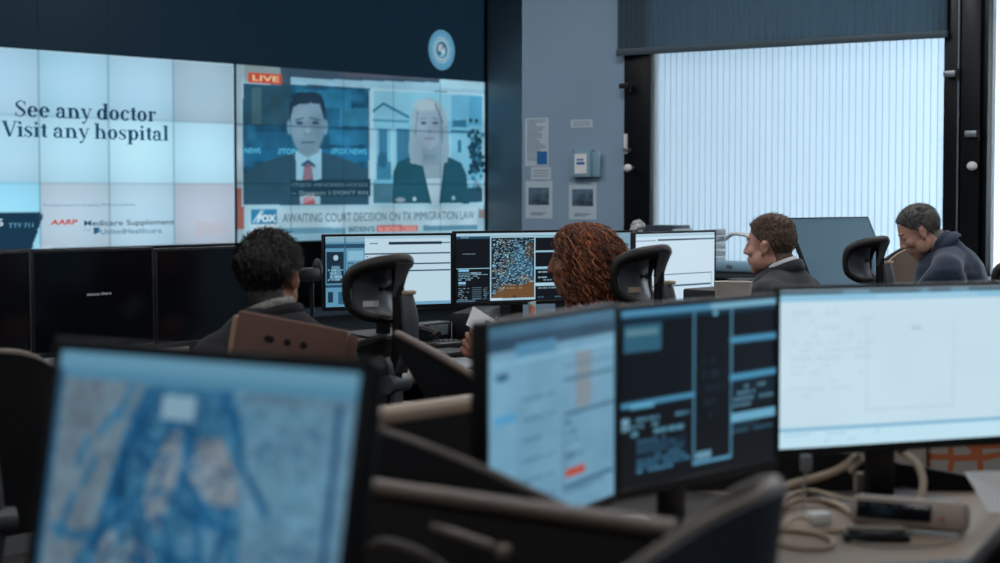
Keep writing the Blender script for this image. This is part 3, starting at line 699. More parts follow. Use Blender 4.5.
# ================================================================== MONITORS
def monitor(tl, tr, h, label, cat='monitor', paint=None, res=(150, 86), strength=.9, zt=.74, group=None, bez=.010, tilt=0, stand='stand', name='monitor', case=None, chin=.016):
    p1, p2 = at(*tl), at(*tr); z = (p1.z+p2.z)/2; c = (p1+p2)/2; d = p2-p1; w = math.hypot(d.x, d.y); yaw = math.atan2(d.y, d.x)
    t = thing(name, label, cat, (c.x, c.y, zt), yaw, group); zz = z-zt; case = case or Mblack
    R = Matrix.Translation((0, 0, zz-h/2))@Matrix.Rotation(tilt, 4, 'X')@Matrix.Translation((0, 0, -(zz-h/2)))
    bm = B(); box(bm, -w/2, w/2, 0, .022, zz-h, zz, .004, R); box(bm, -w*.3, w*.3, .018, .05, zz-h*.85, zz-h*.15, .012, R); o = new('housing', bm, case, t)
    bm = B(); b = bez
    for x0, x1, z0, z1 in ((-w/2, w/2, zz-b, zz), (-w/2, w/2, zz-h, zz-h+chin), (-w/2, -w/2+b, zz-h+chin, zz-b), (w/2-b, w/2, zz-h+chin, zz-b)): box(bm, x0, x1, -.004, .001, z0, z1, .0012, R, 1)
    new('bezel', bm, case, t)
    iw, ih = w-2*b, h-b-chin
    M = R@Matrix(((1, 0, 0, -iw/2), (0, 0, -1, -.0012), (0, 1, 0, zz-h+chin), (0, 0, 0, 1)))
    if paint:
        cv = Canvas(iw, ih, res[0], res[1], '#0a1620'); paint(cv); cv.build('screen_picture', t, M, strength)
    else:
        bm = B(); box(bm, -iw/2, iw/2, -.0015, 0, zz-h+chin, zz-b, 0, R); new('dark_screen', bm, mat('dark_glossy_screen', '#0a0f16', .12, var=.02), t, smooth=False)
    if stand:
        bm = B(); box(bm, -.03, .03, .05, .075, .01, zz-h*.4, .006); box(bm, -.04, .04, .03, .06, zz-h*.6, zz-h*.4, .004, R); new('stand_neck', bm, Malu if case is Malu else Mblack, t)
        bm = B(); box(bm, -.12, .12, -.05, .14, 0, .012, .005); new('stand_base', bm, Mblack, t)
    return t, w, zz, M, iw, ih

def topbar(cv, c='#7fb2cf', h=.035): cv.rect(0, 0, 1, h, c)
def p_map(cv):        # foreground street map
    n = cv.noise(14, 9, 1, 3); n2 = cv.noise(44, 34, 1, 4); rng = random.Random(5)
    cv.rect(0, 0, 1, 1, '#688ea6')
    cv.poly([(.03, .09), (.30, .09), (.24, .3), (.2, .55), (.12, .7), (.03, .72)], '#7b8f9d', .75)
    cv.poly([(.62, .12), (.98, .12), (.98, 1), (.8, 1), (.74, .6), (.66, .36)], '#6c9fbc', .8)
    cv.poly([(.34, .07), (.62, .07), (.64, .22), (.68, .4), (.70, .62), (.76, 1), (.1, 1), (.14, .66), (.22, .5), (.25, .3), (.30, .16)], '#3b7da6', .9)
    cv.poly([(.40, .24), (.46, .22), (.47, .34), (.44, .46), (.42, .54), (.37, .48), (.35, .36)], '#8695a2'); cv.poly([(.50, .24), (.60, .23), (.66, .34), (.68, .42), (.60, .44), (.54, .40), (.49, .34)], '#8796a3')
    cv.poly([(.24, .56), (.32, .52), (.40, .58), (.43, .68), (.36, .76), (.2, .72)], '#8493a0', .95); cv.poly([(.50, .52), (.62, .50), (.66, .62), (.6, .74), (.5, .70)], '#5f93b3', .8)
    for a, b, c_, d_ in ((.14, .28, .11, .36), (.23, .18, .18, .25), (.11, .46, .07, .6), (.17, .34, .14, .42), (.05, .57, .13, .59), (.13, .59, .2, .57), (.27, .1, .24, .2)): cv.line(a, b, c_, d_, .011, '#2a76a6', .7)
    for (x0, y0, x1, y1) in ((.37, .09, .25, .40), (.34, .12, .22, .52), (.44, .2, .34, .36), (.27, .38, .3, .58), (.3, .5, .40, .62), (.33, .42, .22, .6), (.46, .18, .52, .28), (.52, .22, .50, .32), (.62, .14, .68, .32), (.58, .08, .66, .22), (.36, .6, .46, .75), (.48, .36, .60, .48), (.50, .46, .68, .50), (.54, .38, .58, .66), (.64, .42, .60, .70), (.44, .62, .56, .60), (.70, .33, .76, .44), (.30, .3, .38, .34), (.26, .46, .34, .44), (.28, .2, .36, .26), (.41, .5, .48, .6)):
        for k in range(3): j = lambda: rng.uniform(-.018, .018); cv.line(x0+j(), y0+j(), x1+j(), y1+j(), .0055, '#185c8d', .75)
    for q in range(260):
        xx = rng.gauss(.33, .09) if q % 2 else rng.uniform(.3, .9); yy = rng.uniform(.1, .8); a_ = rng.choice((.35, 1.9, 1.2, -.4))+rng.gauss(0, .15); l_ = rng.uniform(.02, .07)
        if xx < .30-(yy-.1)*.25: continue
        cv.line(xx, yy, xx+l_*math.cos(a_), yy+l_*math.sin(a_), .004, rng.choice(('#235f8b', '#185684', '#4b87a8')), .7 if xx < .6 else .35)
    for q in range(26): cv.ell(rng.gauss(.29, .03), rng.gauss(.42, .08), .010, .012, '#12476f', .8, .8)
    cv.c += ((n-.5)*.09+(n2-.5)*.11)[..., None]*np.array([.7, 1, 1.1])
    cv.rect(.385, .115, .495, .19, '#96bdd3'); cv.rect(.94, .1, .958, 1, '#1c4a78', .9); cv.rect(0, 0, 1, .05, '#70aac8'); cv.rect(0, .05, 1, .085, '#5d9abb'); cv.rect(0, .06, .02, 1, '#2a5577', .9)
def p_form(cv):       # pale form window
    cv.c[:] = cv.col('#6f9fbb'); cv.rect(0, 0, 1, .12, '#22435c'); cv.rect(0, .0, 1, .05, '#3d6a86'); cv.rect(.2, .1, .5, .17, '#4b87aa'); cv.rect(0, .16, 1, .19, '#7fb2cc')
    cv.rect(0, .17, .2, 1, '#78acc9', .6); cv.ell(.1, .24, .05, .02, '#2c5b7c'); cv.rect(.05, .42, .2, .46, '#4f9fcc'); cv.c += ((cv.noise(12, 12, 1, 9)-.5)*.05)[..., None]
    for k in range(6): cv.rect(.25, .36+k*.1, .4, .38+k*.1, '#3f6a85', .6); cv.rect(.42, .365+k*.1, .5, .375+k*.1, '#4b7793', .5)
    cv.rect(.66, .19, .80, .48, '#7f8e99'); cv.line(.56, .32, .98, .32, .004, '#3f6a85'); cv.line(.56, .25, .98, .25, .003, '#4b7793'); cv.rect(.57, .485, 1, .50, '#33607c')
    cv.words(.58, .52, .7, .66, 3, '#3b637d', .8, 3); cv.rect(.58, .78, .74, .82, '#b8492e'); cv.line(.56, .5, .56, .86, .003, '#3f6a85'); cv.line(.56, .87, .98, .86, .006, '#33607c'); cv.line(.56, .90, .9, .89, .004, '#4b7793'); cv.words(.58, .68, .74, .74, 1, '#3b637d', .6, 6)
def p_cad(cv, x0=0, seed=1):       # dark dispatch screen, four fields
    cv.c[:] = cv.col('#0b1118'); cv.rect(0, 0, 1, .045, '#4f8fb4'); cv.rect(.55, .0, 1, .045, '#7db4cf'); cv.rect(0, .045, 1, .07, '#16384e')
    for x in (.445, .69): cv.line(x, .05, x, .93, .005, '#5b9dbf')
    cv.rect(.02, .09, .24, .24, '#2f6179'); cv.rect(.03, .11, .22, .15, '#6d94a0', .7)
    cv.line(0, .535, .445, .525, .009, '#4c91b6'); cv.rect(.06, .53, .2, .56, '#5fa9cc')
    cv.words(.01, .6, .42, .72, 3, '#6fb3d3', .75, seed+1); cv.words(.1, .73, .42, .93, 7, '#4e93b8', .85, seed+2, .9); cv.rect(.1, .75, .4, .9, '#1c4560', .4); cv.rect(.01, .6, .05, .68, '#8cc3dc', .7)
    cv.line(.445, .93, .69, .93, .006, '#5b9dbf'); cv.rect(.46, .87, .56, .915, '#7fb9d4', .8); cv.words(.5, .3, .66, .7, 5, '#1d3140', .6, seed+3)
    cv.line(.69, .235, 1, .235, .012, '#4a93ba'); cv.line(.69, .46, 1, .455, .012, '#4a93ba'); cv.rect(.69, .49, 1, .62, '#10202c'); cv.words(.71, .5, .98, .65, 4, '#78b6d2', .7, seed+4)
    cv.rect(.69, .68, 1, .735, '#6fb0d0'); cv.words(.7, .74, .98, .8, 2, '#4a88aa', .6, seed+6); cv.rect(.57, .05, .6, .08, '#6fb0d0')
def p_white(cv):
    cv.c[:] = cv.col('#c5dfec'); n = cv.noise(6, 4, 1, 2); cv.c += ((n-.5)*.02)[..., None]
    cv.rect(0, 0, 1, .03, '#1c3444'); cv.words(.01, .0, 1, .03, 1, '#6fa4bd', .6, 5, .5); cv.rect(0, .03, 1, .075, '#8cc0dc'); cv.rect(.4, .035, .85, .06, '#a9d2e6', .7)
    for q in ((.36, .20, .74, .207), (.36, .20, .363, .78), (.737, .2, .74, .78), (.36, .775, .74, .78)): cv.rect(*q, '#aac6d6', .5)
    cv.rect(.55, .25, .6, .27, '#9fbccd', .6); cv.words(.05, .12, .4, .7, 12, '#aec9d8', .35, 8, .5)
    cv.rect(0, .875, 1, .895, '#7db4d2'); cv.rect(0, .895, 1, 1, '#c0e2f1'); cv.words(.02, .9, .6, .98, 2, '#8fbdd4', .3, 9)
def p_split(cv):      # blue forms left, white sheet right
    cv.c[:] = cv.col('#b9d3e0'); cv.rect(0, 0, .31, 1, '#5b93b2'); cv.rect(0, 0, .31, .07, '#7fa9bf'); cv.rect(0, .10, .31, .16, '#224a63'); cv.rect(.15, .0, .16, 1, '#2f6583'); cv.rect(.01, .21, .145, .66, '#152b3c')
    cv.ell(.08, .3, .02, .04, '#9cc4d6'); cv.poly([(.03, .6), (.05, .42), (.11, .42), (.13, .6)], '#5b8aa3'); cv.words(.02, .45, .14, .64, 4, '#9cc4d6', .8, 2)
    cv.rect(.17, .2, .3, .34, '#84b6d0'); cv.words(.17, .36, .3, .62, 5, '#1f4258', .8, 3); cv.rect(0, .69, .31, .73, '#214a62'); cv.rect(.02, .78, .06, .94, '#16344a'); cv.rect(.1, .78, .14, .97, '#2c5b75'); cv.words(.17, .7, .3, .95, 6, '#3a6f8c', .8, 5)
    cv.rect(.31, 0, 1, 1, '#bcd7e5'); cv.rect(.31, .0, 1, .035, '#9dc3d6'); cv.words(.32, .09, .55, .12, 1, '#3e6780', .9, 1); cv.rect(.5, .085, .93, .12, '#152c3c'); cv.rect(.93, .09, 1, .115, '#4f7f99')
    for y in (.24, .39, .49): cv.rect(.31, y, 1, y+.022, '#20445a')
    cv.words(.32, .28, .4, .31, 1, '#3e6780', .8, 3); cv.rect(.31, .96, 1, 1, '#6ea6c4')
def p_dispatch(cv):   # sharp dispatch map display
    g = lambda x: x*.769 if x < .325 else (.25+(x-.325)*.708 if x < .805 else .59+(x-.805)*2.1)
    cv.m = lambda x, y: (g(x)*cv.w, (1-y)*cv.h)
    cv.c[:] = cv.col('#060d15'); cv.rect(0, 0, 1, .045, '#a6c9da'); cv.rect(0, .045, 1, .08, '#1d4a63'); cv.words(.01, .05, .28, .08, 1, '#7fb2ca', .8, 1)
    x0, x1 = .325, .805
    cv.rect(x0, .05, x1, .98, '#a3c9da'); cv.rect(x0+.012, .07, x1-.012, .95, '#10202e'); rng = random.Random(12)
    cv.poly([(x0+.015, .95), (.36, .88), (.42, .78), (.52, .72), (.62, .75), (.7, .73), (x1-.012, .66), (x1-.012, .95)], '#6b4d30')
    cv.poly([(.70, .18), (.75, .15), (.79, .2), (.78, .36), (.72, .42), (.69, .36)], '#5c4630', .8); cv.poly([(.45, .5), (.42, .6), (.44, .62), (.5, .52), (.62, .3), (.6, .28)], '#5b4632', .7); cv.poly([(.64, .6), (.7, .58), (.74, .66), (.7, .72), (.63, .69)], '#6b4d30')
    cv.poly([(.56, .3), (.66, .18), (.72, .4), (.78, .44), (.78, .66), (.62, .6), (.54, .7), (.44, .76), (.5, .5)], '#35647c', .8)
    for _ in range(1700):
        x = rng.uniform(x0+.015, x1-.03); y = rng.uniform(.08, .9)
        lim = .93-(x-.34)*1.1 if x < .5 else .76-.3*max(0, x-.62)
        if y > lim: continue
        if .69 < x < .79 and .15 < y < .4 and rng.random() < .6: continue
        l = rng.uniform(.006, .02); cv.rect(x, y, x+l, y+.011, rng.choice(('#8dbccf', '#6fa3bb', '#a4cddb', '#0a1622', '#0a1622', '#4d8099', '#1d3c50', '#8a6f52') if x < .56 else ('#8dbccf', '#6fa3bb', '#7fb0c6', '#0d1c2a', '#4f8ba8', '#10202e')), .9)
    cv.words(.5, .79, .66, .82, 1, '#b5a58e', .7, 2); cv.rect(.33, .945, .45, .97, '#c2dde8'); cv.ell(.58, .93, .01, .02, '#152636')
    cv.rect(.0, .5, x0, .515, '#8fbdd2'); cv.rect(.02, .52, .12, .55, '#7fc0de'); cv.words(.02, .56, .3, .68, 5, '#8dbdd3', .85, 7, .8); cv.rect(.14, .56, .24, .6, '#9fc6d8', .6); cv.rect(.02, .7, .09, .73, '#8cc5de'); cv.words(.02, .73, .14, .76, 1, '#8dbdd3', .8, 8)
    for k in range(7): y = .78+k*.027; cv.words(.02, y, .12, y+.02, 1, '#9fc9db', .8, k); cv.rect(.15, y, .24, y+.006, '#7fa9bd', .8); cv.words(.26, y, .31, y+.02, 1, '#86b2c7', .8, k+20)
    cv.words(.06, .285, .25, .31, 1, '#7b98a8', .9, 4, 1); cv.rect(.0, .96, .18, .985, '#5f8ba2', .7)
    cv.rect(x1, .05, 1, .075, '#8fbdd2'); cv.rect(x1, .265, 1, .29, '#8fbdd2')
    cv.rect(x1, .50, 1, .54, '#8fc2d8'); cv.words(x1+.01, .56, 1, .72, 4, '#9fc9db', .8, 9); cv.rect(x1, .74, 1, .785, '#a9cfe0'); cv.words(x1+.01, .79, 1, .84, 1, '#9fc9db', .6, 3); cv.words(x1+.01, .93, 1, .97, 1, '#6f9bb2', .6, 4)
def p_sheet(cv):      # white sheet with rules
    cv.c[:] = cv.col('#c7dcea'); cv.rect(0, 0, 1, .04, '#a3c4d8'); cv.rect(.27, .075, 1, .105, '#1f3f55'); cv.rect(.0, .09, .25, .11, '#5d859d'); cv.rect(.76, .075, 1, .1, '#476f88')
    for y in (.59, .76): cv.rect(0, y, .96, y+.022, '#2c5670')
    cv.rect(.955, .6, .975, .96, '#a6c2d2'); cv.rect(0, .97, 1, 1, '#7faac2')

LB = Mblack
# row before the display wall
monitor((-60, 252, 5.12), (30, 250.5, 5.5), .33, 'black switched-off monitor cut by the left edge of the photo')
o = monitor((31, 250.5, 5.52), (153.5, 247, 5.96), .325, 'black monitor reading a short grey message in the middle')
M = o[3]; t = o[0]
tx = text('screen_message', 'almost there', emis('ink_msg', '#a9b4bc', .7), t, .215, .32, 0, .009, M@Matrix.Translation((0, .164, .0012)))
monitor((154.5, 248.5, 5.98), (262, 245, 6.42), .325, 'black switched-off monitor between the message screen and the dark-haired man')
monitor((323, 235, 7.57), (452.5, 232.3, 7.85), .315, 'monitor with blue forms and a white sheet behind the empty chair', paint=p_split, res=(200, 100), strength=.95)
monitor((454, 231.6, 7.90), (590, 229, 8.25), .325, 'sharp dispatch map monitor left of the curly-haired woman', paint=p_dispatch, res=(340, 190), strength=.95)
monitor((573, 230.5, 8.3), (632.5, 231, 8.52), .32, 'pale plain monitor half hidden behind the curly brown hair', paint=lambda cv: (cv.c.__setitem__(slice(None), cv.col('#7fa3b5')), cv.rect(0, 0, 1, .06, '#93b4c4')), res=(20, 12))
monitor((634, 233, 8.15), (715.5, 229, 8.62), .335, 'white sheet monitor behind the empty chair beside the woman', paint=p_sheet, res=(120, 80), strength=1.0)
# foreground row
monitor((34, 333, 2.04), (352, 364, 1.76), .37, 'large blurred map monitor at the lower left of the photo', paint=p_map, res=(380, 240), strength=.64, bez=.013, tilt=math.radians(-10))
monitor((484, 319.5, 2.5), (616, 306, 2.94), .32, 'blurred foreground monitor showing a pale blue form with a red mark', paint=p_form, res=(160, 120), strength=.85, bez=.009, zt=.749)
monitor((617.5, 303, 2.96), (777.5, 296, 3.34), .315, 'blurred dark monitor with blue outlined panes in the foreground', paint=p_cad, res=(180, 110), strength=.85, bez=.007, zt=.749)
monitor((776, 283.5, 3.45), (1016, 284, 3.66), .322, 'bright almost white monitor at the right of the foreground', paint=p_white, res=(160, 90), strength=.98, bez=.008)
# tipped-back display facing the grey-haired man
p1 = at(802, 222, 8.6); p2 = at(884, 217, 9.15)
Mhaze = emis('dim_blue_display', '#3d5f73', .75)
t, w, zz, M, iw, ih = monitor((805, 215.5, 8.75), (885, 210, 9.2), .47, 'large dim blue-grey display tipped back in front of the grey-haired man', strength=.6, tilt=math.radians(-26), res=(20, 14),
    paint=lambda cv: (cv.c.__setitem__(slice(None), cv.col('#4d7084')), cv.rect(0, 0, 1, .5, '#54788b', .5)), bez=.006)

# ================================================================== CHAIRS
Mpad = mat('black_leather_pad', '#151412', .5, var=.15, scale=30, bump=.15); Mshell = mat('grey_plastic_shell', '#54595e', .38, var=.08); Mmesh = mat('black_seat_mesh', '#0d0f12', .8, var=.3, scale=200, bump=.4)
Mchrome = mat('polished_metal', '#b8bcc0', .2, metal=1)
def chair_base(t, h=.44):
    bm = B(); cyl(bm, (0, 0, .09), (0, 0, h-.05), .026); cyl(bm, (0, 0, .08), (0, 0, .2), .034); new('gas_column', bm, Mblack, t)
    bm = B()
    for k in range(5):
        a = 2*PI*k/5+.3; tube(bm, [(0, 0, .10), (.15*math.cos(a), .15*math.sin(a), .095), (.29*math.cos(a), .29*math.sin(a), .07)], [.024, .02, .014], 8)
    new('star_base', bm, Mblack, t)
    for k in range(5):
        a = 2*PI*k/5+.3; x, y = .29*math.cos(a), .29*math.sin(a); bm = B(); ca, sa = math.cos(a+.8), math.sin(a+.8)
        for s in (-.014, .014): cyl(bm, (x+s*ca-.008*ca, y+s*sa-.008*sa, .03), (x+s*ca+.008*ca, y+s*sa+.008*sa, .03), .03)
        new('caster', bm, Mblack, t)
def back_shape(hw, zb, zt, k, drop, pw, rec, y0=-.23):
    def f(s, v):      # s -1..1, v 0..1
        top = zt-drop*abs(s)**pw; z = zb+(top-zb)*v; ww = hw*(.8+.2*math.sin(min(1, v*1.3)*PI/2))
        return Vector((ww*s, y0+k*s*s-rec*v, z))
    return f
def office_chair(label, x, y, yaw, hz=1.155, rim=.013, low=False, headrest=True, arms=True, hw=.25, zt=.905, drop=.14, pw=2.6, k=.12, lumbar=False, backmat=None, trim=None, seat=.47, group=None, sticker=None):
    t = thing('office_chair', label, 'chair', (x, y, 0), yaw, group)
    chair_base(t, seat)
    bm = B(); 
    def sf(s, v): a = (s-.5)*2; b = (v-.5)*2; q = max(abs(a), abs(b)); r = math.hypot(a, b) or 1; m = q/r if r else 1; return Vector((a*.25*(1-.12*b*b), b*.24*(1-.08*a*a), seat-.03+.018*a*a-.03*max(0, b)**3))
    sheet(bm, sf, 14, 14, -.05); new('seat', bm, Mpad, t)
    f = back_shape(hw, seat+.1, zt, k, drop, pw, .06)
    bm = B(); sheet(bm, lambda s, v: f(s*2-1, v), 18, 14, .012); new('backrest', bm, backmat or Mmesh, t)
    path = [f(-1, v) for v in (0, .25, .5, .75, .95)]+[f(-.93, 1), f(-.8, 1), f(-.5, 1), f(-.2, 1), f(.2, 1), f(.5, 1), f(.8, 1), f(.93, 1)]+[f(1, v) for v in (.95, .75, .5, .25, 0)]+[f(.5, 0), f(0, 0), f(-.5, 0)]
    bm = B(); tube(bm, path, rim, 8, 3, closed=True, flat=(1.1, 1)); new('back_frame', bm, trim or Mblack, t)
    bm = B(); tube(bm, [(0, -.02, seat-.09), (0, -.2, seat-.06), (0, -.31, seat+.1), (0, -.325, seat+(.2 if low else .32)), (0, -.30, seat+.3 if low else zt-.06)], [.03, .03, .026, .02, .016], 10, 6, flat=(1.3, .8)); new('spine', bm, Mshell, t)
    bm = B(); cyl(bm, (-.05, -.325, seat+(.15 if low else .3)), (.05, -.325, seat+(.15 if low else .3)), .028); new('tilt_knob', bm, Mshell, t)
    if arms:
        for s in (-1, 1):
            bm = B(); tube(bm, [(s*.2, -.1, seat-.08), (s*.28, -.08, seat-.04), (s*.29, -.06, seat+.18)], [.016, .018, .016], 8); new('arm_post', bm, Mblack, t)
            bm = B(); box(bm, s*.29-.04, s*.29+.04, -.17, .1, seat+.18, seat+.205, .011); new('armrest', bm, Mpad, t)
    if headrest:
        # curved elliptical pad around a recessed shell, on a post
        cz = hz-.105; y0 = -.30
        def hp(s, v, dy=0): return Vector((.115*s, y0+.07*s*s-dy, cz+v*.088-.012*s*s*v))
        ring = []
        rr = []
        for q in range(16):
            a = 2*PI*q/16; ca, sa = math.cos(a), math.sin(a); sgn = lambda z_: (1 if z_ > 0 else -1)*abs(z_)**.6
            p = hp(sgn(ca), sgn(sa), .05*max(0, sa)**2*(1-max(0, -ca)*.9)); ring.append(p); rr.append(.015+.008*max(0, sa))
        bm = B(); tube(bm, ring, rr, 12, 4, closed=True); hr = new('headrest', bm, Mpad, t)
        bm = B()
        def sh(s, v): a = 2*PI*s; q = v; sgn = lambda z_: (1 if z_ > 0 else -1)*abs(z_)**.6; return hp(sgn(math.cos(a))*q*.98, sgn(math.sin(a))*q*.98, -.03*(1-q*q))
        sheet(bm, sh, 32, 8, .003); bmesh.ops.remove_doubles(bm, verts=bm.verts, dist=.0004); o = new('headrest_shell', bm, Mshell, t); o.parent = hr
        bm = B(); tube(bm, [ring[i]+Vector((0, -.012, 0)) for i in range(16)], .0035, 6, 4, closed=True); o = new('shell_piping', bm, mat('light_grey_piping', '#8b8f92', .4), t); o.parent = hr
        if sticker:
            bm = B(); sheet(bm, lambda s, v: Vector((-.075+.045*s, y0+.085*((-.075+.045*s)/.115)**2*.82-.001+.012, cz-.05+.018*v)), 4, 1, .001); o = new('sticker', bm, sticker, t); o.parent = hr
        bm = B(); tube(bm, [(0, -.315, zt-.2), (0, -.335, zt-.02), (0, -.335, cz+.02), (0, -.325, cz+.075)], [.018, .018, .016, .012], 8, 5, flat=(1, 1.2)); new('headrest_post', bm, Mblack, t)
        bm = B(); tube(bm, [(0, -.33, cz-.02), (0, -.345, cz+.04), (0, -.355, cz+.085)], [.012, .016, .026], 10, 5, flat=(1.6, .8)); new('headrest_bracket', bm, Mshell, t)
        bm = B(); tube(bm, [(0.0, -.335, zt-.10), (.0, -.375, zt-.03), (0, -.378, zt+.06), (0, -.366, zt+.135)], [.012, .022, .024, .018], 10, 5, flat=(1.3, 1)); new('height_lever', bm, Mshell, t)
        bm = B(); box(bm, -.02, .02, -.39, -.36, zt+.135, zt+.148, .005); new('lever_label', bm, mat('pale_label', '#b9a98f', .6), t)
    return t
stk = mat('pale_label', '#b9a98f', .6)
def chair_at(label, px, Y, hz, yaw, **k):
    """place a chair so that its headrest post stands at the measured spot"""
    p = at(px, 260, Y); off = Vector((0, -.335, 0)); off.rotate(Euler((0, 0, yaw))); return office_chair(label, p.x-off.x, p.y-off.y, yaw, hz=hz, **k)
seats = 'high-backed control room chairs with ring headrests'
chair_at('empty black chair with ring headrest just right of the dark-haired man', 398, 5.55, 1.158, YAW_SEAT+.1, sticker=Mwhite, group=seats)
chair_at('black chair with ring headrest directly behind the curly-haired woman', 659, 6.15, 1.168, YAW_SEAT+.1, sticker=stk, group=seats)
chair_at('black chair with ring headrest left of the grey-haired man in navy', 880, 7.9, 1.155, YAW_SEAT+.05, group=seats)
office_chair('black chair carrying the dark-haired man, draped with brown card', at(262, 300, 5.0).x, 4.95, math.radians(25), headrest=False, zt=.93)
office_chair('black chair carrying the brown-haired man in the dark suit', *rm(-3.62, 6.42).xy, YAW_SEAT, headrest=False, zt=.90)
office_chair('black chair carrying the grey-haired man in the navy jacket', *rm(-3.62, 7.95).xy, YAW_SEAT, headrest=False, zt=.90)
chair_at('black ring headrest chair cut by the right edge of the photo', 1029, 7.6, 1.085, YAW_SEAT+.1)
# foreground chairs, backs to the camera
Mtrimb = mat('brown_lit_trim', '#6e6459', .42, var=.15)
p = at(756, 500, 1.98); ya = YAW_SEAT+.35
off = Vector((0, -.27, 0)); off.rotate(Euler((0, 0, ya)))
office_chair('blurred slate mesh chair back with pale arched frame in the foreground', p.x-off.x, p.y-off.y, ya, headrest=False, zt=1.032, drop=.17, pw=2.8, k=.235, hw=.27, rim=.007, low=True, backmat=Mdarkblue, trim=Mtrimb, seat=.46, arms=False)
p = at(1062, 520, 2.75)
office_chair('black chair back cut by the lower right corner', p.x-off.x, p.y-off.y, YAW_SEAT, headrest=False, zt=.92, drop=.2, pw=2, low=True, backmat=Mmatte, seat=.46, arms=False)
# light tan chair back beside the navy jacket
t = thing('guest_chair', 'tan fabric chair back between the ring headrest and the navy jacket', 'chair', (at(903, 250, 9.1).x, 9.1, 0), YAW_SEAT-.6)
Mtan = mat('tan_fabric', '#9a8b7c', .9, var=.08, scale=90); f = back_shape(.24, .5, 1.09, .03, .1, 3, .05, -.2)
bm = B(); sheet(bm, lambda s, v: f(s*2-1, v), 14, 10, .03); new('backrest', bm, Mtan, t)
bm = B(); tube(bm, [f(-1, 0), f(-1, .5), f(-1, .95), f(-.8, 1), f(-.3, 1), f(.3, 1), f(.8, 1), f(1, .95), f(1, .5), f(1, 0)], .012, 8, 3); new('back_frame', bm, Mframe, t)
bm = B(); box(bm, -.24, .24, -.22, .24, .42, .48, .02); new('seat', bm, Mtan, t)
for sx in (-1, 1):
    for sy in (-1, 1): bm = B(); cyl(bm, (sx*.21, sy*.2, 0), (sx*.21, sy*.2, .43), .014); new('leg', bm, Mframe, t)

# ================================================================== PEOPLE
def head_parts(bm, H, female=False, fat=1.0):
    def E(c, r, rot=None, sub=3):
        b2 = bmesh.new(); ell(b2, c, r, rot, sub); bmesh.ops.transform(b2, matrix=H, verts=b2.verts); me = bpy.data.meshes.new('tmp'); b2.to_mesh(me); b2.free(); bm.from_mesh(me); bpy.data.meshes.remove(me)
    def K(a, b, r1, r2=None): capsule(bm, H@Vector(a), H@Vector(b), r1, r2)
    E((0, -.014, .034), (.074, .095, .084)); E((0, .022, .0), (.064, .066, .090)); E((0, .030, -.055), (.053*fat, .051, .052)); E((0, .058, -.088), (.028, .024, .024)); E((0, .072, -.050), (.030, .018, .030))
    K((0, .082, .022), (0, .098, -.012), .009, .011); E((0, .098, -.018), (.014, .012, .010)); E((-.011, .090, -.021), (.008, .009, .007)); E((.011, .090, -.021), (.008, .009, .007))
    K((-.030, .072, .034), (.030, .072, .034), .0125)
    for s in (-1, 1):
        E((s*.040, .052, -.016), (.024, .027, .026)); E((s*.044*fat, .018, -.052), (.020*fat, .040, .040))
        E((s*.076, -.006, -.004), (.007, .018, .030), (0, 0, -s*.35)); E((s*.080, -.012, .012), (.006, .013, .012), (0, 0, -s*.4)); E((s*.074, 0, -.026), (.007, .009, .010))
    K((-.017, .0845, -.046), (.017, .0845, -.046), .0062); K((-.014, .083, -.057), (.014, .083, -.057), .0068)
def hand(bm, wrist, d, n, side, curl=.5, spread=.12):
    """palm and five fingers; d = direction of the fingers, n = back-of-hand direction"""
    d = Vector(d).normalized(); n = Vector(n); n = (n-d*n.dot(d)).normalized(); a = d.cross(n)*side; w = Vector(wrist)
    for k in range(4): capsule(bm, w+a*(.006*(k-1.5)), w+d*.085+a*(.021*(1.5-k)), .016, .0105)
    for k, L in enumerate((.068, .078, .072, .056)):
        b = w+d*.085+a*(.021*(1.5-k)); dd = (d+a*spread*(1.5-k)*.5).normalized()
        for j, (fl, r) in enumerate(((.45, .0092), (.32, .0084), (.23, .0075))):
            ang = curl*(j+.6)*.62+.05*k; q = dd*math.cos(ang)-n*math.sin(ang); e = b+q*L*fl*1.15; capsule(bm, b, e, r, r*.92); b = e
    b = w+d*.03+a*.026-n*.006
    for j, (L, r) in enumerate(((.036, .012), (.030, .0105), (.024, .0095))):
        q = (d*(.62+.2*j)+a*(.75-.3*j)-n*(.25+.25*curl*j)).normalized(); e = b+q*L; capsule(bm, b, e, r, r*.9); b = e
